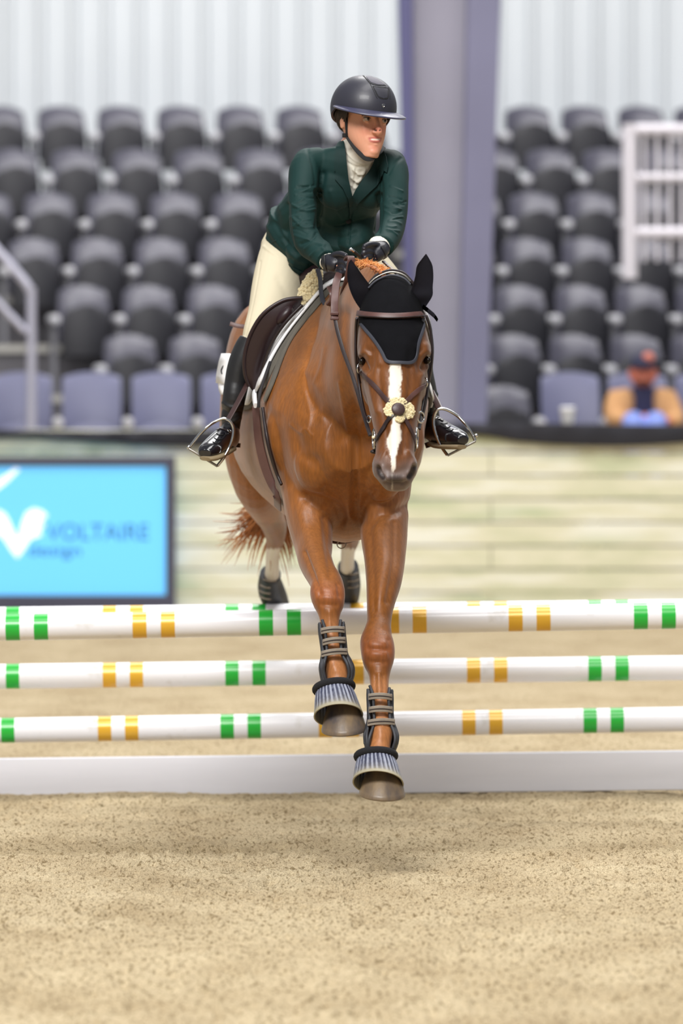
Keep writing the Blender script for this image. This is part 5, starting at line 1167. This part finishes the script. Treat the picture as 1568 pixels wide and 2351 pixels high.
for k in range(15):     # creases across the sleeves
    y = rg.uniform(425, 545); x = rg.uniform(664, 690); l = rg.uniform(18, 42); sl = rg.uniform(-.55, .35); wr([(x, y), (x + l * .5, y + sl * l * .5 + rg.uniform(-3, 3)), (x + l, y + sl * l)], rg.uniform(1.8, 2.8), rg.choice((.0026, .003, -.003)))
for k in range(15):
    y = rg.uniform(425, 530); x = rg.uniform(880, 908); l = rg.uniform(16, 34); sl = rg.uniform(-.3, .55); wr([(x, y), (x + l * .5, y + sl * l * .5 + rg.uniform(-3, 3)), (x + l, y + sl * l)], rg.uniform(1.8, 2.8), rg.choice((.0026, .003, -.003)))
wr([(672, 470), (700, 484), (724, 480)], 3, .005); wr([(672, 500), (696, 522), (720, 522)], 3.2, .006); wr([(690, 560), (716, 548), (726, 536)], 3.5, -.006); wr([(700, 572), (722, 558), (742, 566)], 2.8, .004); wr([(712, 588), (736, 570), (752, 584)], 2.8, .004)
wr([(728, 440), (735, 480), (728, 520)], 6, -.012); wr([(868, 450), (872, 490), (866, 530)], 6, -.012)
wr([(742, 400), (738, 430), (732, 460)], 7, -.008); wr([(869, 395), (874, 430), (874, 460)], 6, -.008)
wr([(760, 440), (775, 480), (790, 500)], 6, .004); wr([(740, 500), (765, 520), (790, 522)], 6, .005); wr([(750, 535), (785, 545), (815, 535)], 7, -.006); wr([(745, 560), (790, 570), (830, 555)], 8, .007); wr([(770, 585), (810, 590)], 6, -.006)
wr([(640, 470), (650, 500), (648, 540)], 6, .004); wr([(660, 470), (664, 520), (670, 560)], 5, -.006); wr([(615, 520), (640, 560), (668, 585)], 6, .005); wr([(630, 510), (650, 545), (680, 580)], 5, -.005); wr([(650, 555), (676, 590), (704, 606)], 5, .004); wr([(610, 545), (640, 578), (672, 606)], 3, .003)
wr([(706, 346), (716, 372), (722, 400), (724, 425)], 4, -.003); wr([(920, 364), (906, 376), (892, 400)], 4, -.003)
wr([(806, 455), (805, 490), (803, 520), (800, 560)], 2.2, -.005)
sculpt(jme, JS)
def cut(me_, poly, Dmax, ny=0.3):
    V = getv(me_); px, py = proj(V); Nn = getn(me_); bad = inpoly(px, py, poly) & (V[:, 1] < Dmax) & (Nn[:, 1] < ny)
    bm = bmesh.new(); bm.from_mesh(me_); bm.verts.ensure_lookup_table(); bmesh.ops.delete(bm, geom=[bm.verts[i] for i in np.nonzero(bad)[0]], context='VERTS'); bm.to_mesh(me_); bm.free()
JV = bvh(jme)
LAPL = [(789,318),(781,322),(773,340),(769,366),(768,392),(771,392),(769,412),(786,432),(797,456),(804,486),(806,500),(808,470),(807,452),(802,425),(798,390),(794,350)]
LAPR = [(862,359),(870,348),(880,345),(889,362),(893,384),(890,399),(884,394),(875,417),(850,440),(828,462),(812,480),(806,498),(807,452),(826,424),(846,394),(856,374)]
jv_objs = []
jac = obj_from(jme, 'jacket', M_jac, rider); tag(jac, 'dark green show jacket')
patch('lapel', JV, LAPL, M_jacd, jac, .008, .004, 3.5, 18.45, closed_spl=False, sm=6); patch('lapel', JV, LAPR, M_jacd, jac, .008, .004, 3.5, 18.45, closed_spl=False, sm=6)
cut(jme, [(786,318),(791,350),(795,390),(800,425),(807,456),(828,426),(848,396),(859,376),(868,358),(850,330),(810,310)], 18.52, .5)
cut(jme, [(778,300),(880,300),(866,352),(800,356)], 18.50, .5)
mb = MB(); mb.ell(hit(JV, 800, 508, 18.45)[0] + Vector((0, -.004, 0)), (.009, .004, .009), nu=16, nv=8); mb.build('button', M_heli, jac)
mb = MB(); strap(mb, JV, [(607,548),(622,568),(640,585),(662,606),(684,620),(704,628)], .006, .004, .002, 18.7); mb.build('hem', M_jacd, jac)
for pts in ([(733,622),(744,606),(756,592),(767,584)], [(842,562),(856,562),(872,570),(886,584)]):
    mb = MB(); strap(mb, JV, pts, .006, .004, .001, 18.1); mb.build('cuff_edge', M_jacd, jac)
mb = MB(); limb(mb, [(873,562,18.125,27,.037),(870,572,18.11,25,.035)], n=20); mb.build('cuff', M_shirt, rider)
mb = MB(); limb(mb, [(746,597,18.13,21,.030),(757,603,18.10,20,.028)], n=20); mb.build('cuff', M_shirt, rider)
# ---- breeches
M_bre = mat('beige_breeches', (202, 192, 166), .8, var=.03, vscale=6, bump=.15, bscale=500, bdist=.0008)
BB = MB(); limb(BB, LEG_R[:-1] + [(577,797,18.60,24,.056)], n=28); limb(BB, LEG_L, n=24); BB.ell(P(700, 575, 18.95), (.15, .14, .12))
bme = remesh(BB, 'breeches', .004, 6)
sculpt(bme, [([(598,600),(588,660),(576,720),(562,780)], 2.0, -.0018, 18, 19), ([(640,640),(660,680)], 9, -.003, 18, 19), ([(606,566),(622,578),(640,590)], 3, .003, 18, 19), ([(560,775),(566,785)], 3, .004, 18, 19)])
bre = obj_from(bme, 'breeches', M_bre, rider); tag(bre, 'beige riding breeches')
# ---- boots
M_suede = mat('black_boot_leather', (28, 28, 30), .48, var=.2, vscale=12, bump=.15, bscale=90); M_shoe = mat('polished_black_leather', (22, 22, 28), .16, coat=.5, bump=.05, bscale=60); M_sole = mat('boot_sole', (128, 112, 84), .7)
def boot(rows, frow, strokes, sole, heel, lace, label, strap_pts):
    bb_ = MB(); limb(bb_, rows, n=26); limb(bb_, frow, n=24, sq=2.3); m_ = remesh(bb_, 'boot', .003, 5); sculpt(m_, strokes); V = getv(m_); px, py = proj(V)
    o = obj_from(m_, 'boot', [M_suede, M_shoe], rider); tag(o, label)
    cz = np.zeros(len(m_.polygons) * 3); m_.polygons.foreach_get('center', cz); cz = cz.reshape(-1, 3); qx, qy = proj(cz); m_.polygons.foreach_set('material_index', ((qy > 978 + (cz[:, 1] - 18.5) * 60) & (cz[:, 1] < 18.64)).astype(int))
    mb = MB(); limb(mb, sole, n=20, sq=3); mb.build('sole', M_sole, o); mb = MB(); limb(mb, heel, n=16, sq=3); mb.build('heel', M_shoe, o)
    T = bvh(m_)
    for p in lace: mb = MB(); strap(mb, T, p, .003, .002, .0015, 18.5, sub=4, sm=1); mb.build('lace', M_heli, o)
    mb = MB(); strap(mb, T, strap_pts, .009, .003, .003, 18.5, sub=4); mb.build('spur_strap', M_lead, o)
    a_, b_ = hit(T, strap_pts[-1][0] , strap_pts[-1][1], 18.5); ring_obj('buckle', a_ + b_ * .006, .007, .0013, (b_.x, b_.y, b_.z), M_met, o)
boot(BOOT_R, FOOT_R, [([(512,925),(530,935),(552,930)], 4, .004, 18, 19), ([(510,940),(530,950),(550,945)], 4, -.004, 18, 19), ([(512,958),(530,968),(550,960)], 4, .004, 18, 19), ([(470,1030),(485,1042),(500,1050)], 3, -.001, 18, 18.6)],
 [(540,1022,18.64,14,.012),(522,1030,18.56,22,.009),(506,1038,18.48,26,.008),(490,1046,18.41,27,.008),(478,1052,18.375,22,.008),(472,1054,18.36,13,.006)][1:], [(536,1016,18.66,17,.022),(535,1026,18.66,17,.022)],
 [[(497,996),(505,1000),(512,998)], [(492,1006),(500,1010),(509,1008)], [(488,1014),(496,1019),(504,1016)]], 'black boot on the right foot', [(498,984),(507,985),(517,988),(524,992)])
boot(BOOT_L, FOOT_L, [([(990,900),(1000,908),(1004,904)], 4, .004, 18, 19), ([(975,925),(995,935),(1006,925)], 4, .003, 18, 19)],
 [(1000,1018,18.56,20,.009),(1016,1024,18.48,25,.008),(1036,1026,18.41,27,.008),(1052,1026,18.375,22,.008),(1060,1026,18.36,13,.006)], [(990,1012,18.64,17,.024),(994,1024,18.64,17,.022)],
 [[(1012,972),(1020,974),(1027,972)], [(1018,980),(1026,983),(1034,979)], [(1025,986),(1033,990),(1041,986)]], 'black boot on the left foot', [(1018,958),(1012,960),(1006,964)])
# ---- gloves
M_glv = mat('black_glove', (30, 30, 38), .42, var=.12, vscale=40, bump=.2, bscale=160)
for H, lb, wr_, side in ((HAND_R, 'black riding glove on the right hand', [(742,590),(746,604),(748,620)], 0), (HAND_L, 'black riding glove on the left hand', [(876,566),(884,580),(886,598)], 1)):
    gb = MB(); hand(gb, H, 1.0); gm = remesh(gb, 'glove', .0022, 3); o = obj_from(gm, 'glove', M_glv, rider); tag(o, lb); T = bvh(gm)
    mb = MB(); strap(mb, T, wr_, .016, .004, .003, 18.1, sub=4); mb.build('wrist_strap', M_suede, o)
# ---- riding crop held in the hands
crop = MB(); crop.tube([P(830, 592, 18.0), P(816, 580, 17.98), P(806, 573, 17.97)], [.0045, .005, .0052], 10, sub=3); crop.cur = 1; crop.ell(P(805, 572.5, 17.97), (.006, .006, .006), nu=12, nv=8)
crop.tube([P(812, 577, 17.972), P(806, 573, 17.967)], .0058, 10)
tag(crop.build('riding_crop', [M_suede, M_met]), 'short black riding crop with a bright cap held between the gloved hands', 'crop')
# ---- stirrups
def stirrup(label, lea, lea_w, arms, tread, nub):
    r = empty('stirrup', P(*arms[0])); tag(r, label, 'stirrup')
    mb = MB(); mb.tube([P(*p) for p in lea], lea_w / 2, 10, sub=4, flat=.16, up=Vector((1, -0.4, .4))); mb.build('stirrup_leather', M_lea, r)
    mb = MB(); mb.tube([P(*p) for p in arms], .0052, 10, sub=5); mb.build('iron', M_met, r)
    a, b = P(*tread[0]), P(*tread[1]); d = (b - a).normalized(); u = Vector((0, 1, 0)); w = d.cross(u); R = Matrix((d, u, w)).transposed()
    mb = MB(); mb.box((a + b) / 2, ((b - a).length, .045, .007), R); mb.build('tread', M_metd, r, bevel=.002)
    mb = MB(); mb.ell(P(*nub), .006); mb.build('rubber_peg', M_met, r)
stirrup('steel stirrup hanging by a brown leather, holding the boot at the left', [(574,868,18.58),(560,896,18.52),(540,934,18.47),(522,966,18.43)], .024,
 [(499,1070,18.41),(514,1050,18.41),(527,1026,18.42),(535,1002,18.42),(536,982,18.42),(528,968,18.42),(514,961,18.42),(496,967,18.42),(476,980,18.41),(458,998,18.41),(443,1017,18.41),(434,1029,18.41)], [(433,1030,18.41),(500,1071,18.41)], (433,1027,18.40))
stirrup('steel stirrup hanging by a brown leather, holding the boot at the right', [(984,888,18.60),(992,905,18.54),(1001,922,18.48),(1009,940,18.43)], .022,
 [(1027,1045,18.41),(1013,1025,18.42),(1001,998,18.42),(995,972,18.42),(998,950,18.42),(1008,939,18.42),(1026,941,18.42),(1050,955,18.42),(1070,976,18.41),(1083,996,18.41),(1091,1012,18.41)], [(1092,1013,18.41),(1027,1046,18.41)], (1093,1000,18.40))

# ================================================================== GRANDSTAND SEATS
M_seat = mat('seat_plastic', (76, 75, 88), 0.33, var=0.12, vscale=2.5)
M_seatp = mat('seat_pan_plastic', (30, 30, 37), 0.5, var=0.12, vscale=2.5)
M_blue = mat('front_seat_plastic', (104, 106, 136), 0.4, var=0.08, vscale=2.5)
M_piv = mat('arm_pivot', (200, 200, 206), 0.4); M_pivd = mat('arm_bracket', (120, 120, 126), 0.5)
def shell(w, h, th, bow, n=10, m=10, taper=0.12, lip=0.0, lean=0.03, round_=0.5):
    """curved plastic panel: front facing -y, base at z 0"""
    mb = MB(); fr = []; bk = []
    for i in range(m + 1):
        t = i / m; ww = w * (1 - taper * t * t)
        if t > 0.6: ww *= math.sqrt(max(0.0, 1 - ((t - 0.6) / 0.4) ** 2 * round_))
        for j in range(n + 1):
            u = j / n * 2 - 1; y = -bow * u * u + lean * t * t - lip * (1 - t) ** 3
            z = h * t - (0.035 * u * u if i == m else 0)
            fr.append((u * ww / 2, y, z)); bk.append((u * ww / 2, y + th, z))
    N_ = (m + 1) * (n + 1); fs = []
    for i in range(m):
        for j in range(n):
            a = i * (n + 1) + j; fs.append((a, a + 1, a + n + 2, a + n + 1)); fs.append((N_ + a, N_ + a + n + 1, N_ + a + n + 2, N_ + a + 1))
    ring = [j for j in range(n + 1)] + [i * (n + 1) + n for i in range(1, m + 1)] + [m * (n + 1) + j for j in range(n - 1, -1, -1)] + [i * (n + 1) for i in range(m - 1, 0, -1)]
    for k in range(len(ring)):
        a, b = ring[k], ring[(k + 1) % len(ring)]; fs.append((a, N_ + a, N_ + b, b))
    mb.add(fr + bk, fs); return mb
def make_seat(mb_back, mb_pan, kind):
    r = empty('stadium_seat', (0, 0, 0))
    a = shell(0.37, 0.41, 0.022, 0.05, lean=0.15, round_=0.25, taper=0.08) if kind == 'dark' else shell(0.385, 0.50, 0.022, 0.02, lean=0.10, taper=-0.04, round_=0.12)
    a.v = [(x, y + 0.12, z - 0.17) for x, y, z in a.v]; a.build('backrest', mb_back, r)
    b = shell(0.345, 0.35, 0.04, -0.03, taper=0.08) if kind == 'dark' else shell(0.345, 0.25, 0.04, -0.02, taper=0.08)
    b.v = [(x, y - 0.11, z - 0.25) for x, y, z in b.v]; b.build('seat_pan', mb_pan, r)
    c = MB(); c.tube([(-0.225, -0.17, 0.0), (-0.225, -0.165, 0.0), (-0.225, 0.10, 0.0)], [.026, .033, .033], 18); c.box((-0.225, 0.02, -0.26), (0.03, 0.20, 0.5), mi=1); c.build('arm_support', [M_piv, M_pivd], r)
    return r
proto = make_seat(M_seat, M_seatp, 'dark'); used = [False]
proto_b = make_seat(M_blue, M_blue, 'blue'); usedb = [False]
ROWN = ['top row', 'second row from the top', 'third row from the top', 'fourth row from the top', 'fifth row from the top', 'sixth row from the top', 'front row']
def row(k, xs, side, rot, dark=()):
    for i, x in enumerate(xs):
        D = ROWD[k] + (0.0 if side == 'left' else 0.0)
        base, u = (proto_b, usedb) if k == 6 and i not in dark else (proto, used)
        o = copy_tree(base) if u[0] else base; u[0] = True
        p = P(x, 0, D); o.location = (p.x, D, ROWZ[k]); o.rotation_euler = (0, 0, rot)
        col = 'slate-blue' if base is proto_b else 'black'
        tag(o, '%s folding seat, %s from left, %s, %s of column' % (col, ORD[i], ROWN[k], side), 'seat', 'folding grandstand seats')
def rng(first, pitch, hi): 
    r = []; x = first
    while x < hi: r.append(x); x += pitch
    return r
R_ = 0.16
row(0, rng(8, 137.5, 905), 'left', R_)
row(1, rng(37, 141.5, 900), 'left', R_)
row(2, rng(-26, 144.5, 905), 'left', R_)
row(3, rng(82, 146.5, 905), 'left', R_)
row(4, rng(197, 149, 905), 'left', R_)
row(5, rng(305, 150, 905), 'left', R_)
row(6, rng(52, 160, 905), 'left', R_ * 0.4)
row(0, [1088, 1222, 1352, 1482, 1612], 'right', -0.20 + 0.36)
row(1, [1142, 1272, 1402, 1532], 'right', R_)
row(2, [1100, 1234, 1366, 1498], 'right', R_)
row(3, [1085, 1220, 1356, 1492, 1628], 'right', R_)
row(4, [1060, 1202, 1342, 1480, 1620], 'right', R_)
row(5, [1190, 1330, 1470, 1610], 'right', R_)
row(6, [1160, 1315, 1470, 1625], 'right', R_ * 0.4, (0,))
# ---- handrails
M_rail = mat('galvanised_rail', (190, 190, 208), 0.35, metal=0.25); M_rail2 = mat('pale_railing_paint', (222, 218, 226), 0.5)
mb = MB(); D = 36.6
mb.tube([P(-60, 512, D), P(-20, 560, D), P(52, 642, D), P(68, 668, D), P(72, 700, D), Vector((P(72, 0, D).x, D, 0.55))], 0.030, 12, sub=4)
mb.tube([P(-60, 628, D), P(-10, 690, D), P(60, 762, D)], 0.024, 12)
o = mb.build('handrail', M_rail); tag(o, 'bent grey metal handrail beside the steps at the left edge', 'handrail')
def guard():
    D = 38.0; r = empty('guard_railing', (P(1520, 0, D).x, D, 1.0)); tag(r, 'pale metal guard railing with upright bars at the right edge of the stand', 'railing')
    mb = MB()
    for x in (1446, 1660): mb.tube([P(x, 285, D), P(x, 640, D)], 0.052, 10)
    for y in (298, 408, 535): mb.tube([P(1446, y, D), P(1660, y, D)], 0.040 if y != 408 else 0.03, 10)
    mb.build('frame', M_rail2, r)
    for k in range(8):
        x = 1480 + k * 29; mb = MB(); mb.tube([P(x, 298, D), P(x, 600, D)], 0.014, 8); mb.build('baluster', M_rail2, r)
guard()

# ================================================================== SPECTATOR
def spectator():
    D0 = 37.15
    B = MB()
    B.ell(P(1476, 856, D0), (.082, .095, .112)); B.ell(P(1476, 866, D0 - .03), (.062, .08, .07)); B.tube([P(1477, 864, D0 - .10), P(1477, 872, D0 - .115)], .013, 8)
    for sx in (-1, 1): B.ell(P(1476 + sx * 29, 858, D0), (.014, .024, .034))
    limb(B, [(1476,880,D0,20,.055),(1476,900,D0,24,.06),(1476,912,D0 + .01,58,.09),(1476,950,D0 + .02,62,.11),(1476,1010,D0 + .04,56,.12)], n=16)
    AL = [(1424,906,D0,23,.06),(1412,935,D0 - .04,22,.06),(1414,962,D0 - .10,20,.055),(1440,966,D0 - .24,16,.045),(1466,962,D0 - .34,13,.038)]
    AR = [(1526,906,D0,22,.06),(1540,935,D0 - .04,21,.058),(1552,962,D0 - .10,19,.052),(1550,972,D0 - .24,15,.045),(1538,968,D0 - .34,12,.036)]
    limb(B, thin(AL, .7), n=14); limb(B, thin(AR, .7), n=14)
    for x, y, s in ((1474, 960, 1), (1530, 966, -1)):
        B.ell(P(x, y, D0 - .38), (.040, .045, .026))
        for k in range(4): B.tube([P(x + s * (4 + k * 3), y - 2 + k * 3, D0 - .40), P(x + s * (14 + k * 2), y + k * 3, D0 - .43), P(x + s * (19 + k), y + 4 + k * 3, D0 - .40)], [.011, .010, .008], 8, sub=3)
        B.tube([P(x, y - 6, D0 - .39), P(x + s * 10, y - 9, D0 - .42)], .011, 8)
    for sx in (-1, 1): limb(B, [(1476 + sx * 20,1000,D0,26,.08),(1480 + sx * 26,972,D0 - .42,24,.065),(1480 + sx * 26,1000,D0 - .52,20,.06),(1480 + sx * 26,1110,D0 - .50,15,.05)], n=14)
    m_ = remesh(B, 'person', .010, 2); o = obj_from(m_, 'person', mat('ruddy_skin', (205, 118, 96), .55))
    tag(o, 'person in a tan jacket and dark cap sitting in the front row at the right', 'person')
    mb = MB(); mb.ell(P(1466, 851, D0 - .082), (.010, .008, .006)); mb.ell(P(1487, 851, D0 - .082), (.010, .008, .006)); mb.build('eye', M_iris, o)
    mb = MB(); mb.ell(P(1476, 876, D0 - .055), (.052, .055, .034)); mb.build('beard', mat('auburn_beard', (120, 70, 52), .8), o)
    J = MB(); limb(J, thin(AL, 1.15), n=16); limb(J, thin(AR, 1.15), n=16)
    limb(J, [(1436,892,D0,10,.07),(1434,912,D0,28,.105),(1432,950,D0,28,.125),(1434,1010,D0 + .02,28,.13)], n=16); limb(J, [(1512,892,D0,10,.07),(1518,912,D0,26,.105),(1520,950,D0,26,.125),(1518,1010,D0 + .02,26,.13)], n=16)
    jm = remesh(J, 'jacket', .012, 3); obj_from(jm, 'jacket', mat('tan_canvas', (196, 148, 100), .8, var=.1, vscale=6), o)
    S_ = MB(); limb(S_, [(1476,886,D0,22,.062),(1476,906,D0,34,.09),(1476,950,D0 + .01,48,.118),(1476,1010,D0 + .03,50,.125)], n=16); obj_from(remesh(S_, 'shirt', .012, 2), 'shirt', mat('navy_shirt', (34, 34, 66), .8), o)
    T_ = MB()
    for sx in (-1, 1): limb(T_, [(1476 + sx * 20,1000,D0,30,.09),(1480 + sx * 26,970,D0 - .42,27,.075),(1480 + sx * 26,1000,D0 - .53,23,.07),(1480 + sx * 26,1100,D0 - .50,18,.06)], n=16)
    obj_from(remesh(T_, 'trousers', .012, 2), 'trousers', mat('pale_denim', (128, 146, 214), .8), o)
    C_ = MB(); c = P(1475, 842, D0); rings = []
    for i in range(9):
        th = PI / 2 * i / 8; rings.append([c + Vector((.090 * math.cos(th) * math.cos(2*PI*k/24), .104 * math.cos(th) * math.sin(2*PI*k/24), .088 * math.sin(th))) for k in range(24)])
    C_.rings(rings); C_.rings([[c + Vector((x, -.09 - y * 1.0, -.004 - .01 * y * 4)) for x, y in ((-.075, 0), (-.06, .05), (0, .075), (.06, .05), (.075, 0))], [c + Vector((x, -.09 - y, .006 - .01 * y * 4)) for x, y in ((-.075, 0), (-.06, .05), (0, .075), (.06, .05), (.075, 0))]], closed=True)
    cp = C_.build('cap', mat('navy_cap', (34, 36, 62), .8), o)
    C_ = MB(); C_.ell(P(1488, 822, D0 - .05), (.040, .040, .038)); C_.build('patch', mat('salmon_patch', (206, 122, 104), .8), cp)
spectator()
mb = MB(); c = P(1303, 972, DW + .12); prof = [(0, .030), (.002, .033), (.085, .044), (.088, .047), (.094, .047), (.096, .040), (.100, .036)]
mb.rings([[c + Vector((r * math.cos(2*PI*k/24), r * math.sin(2*PI*k/24), z)) for k in range(24)] for z, r in prof])
tag(mb.build('paper_cup', mat('white_paper', (246, 246, 250), .5)), 'white paper cup standing on the wall ledge in front of an empty slate-blue seat', 'cup')
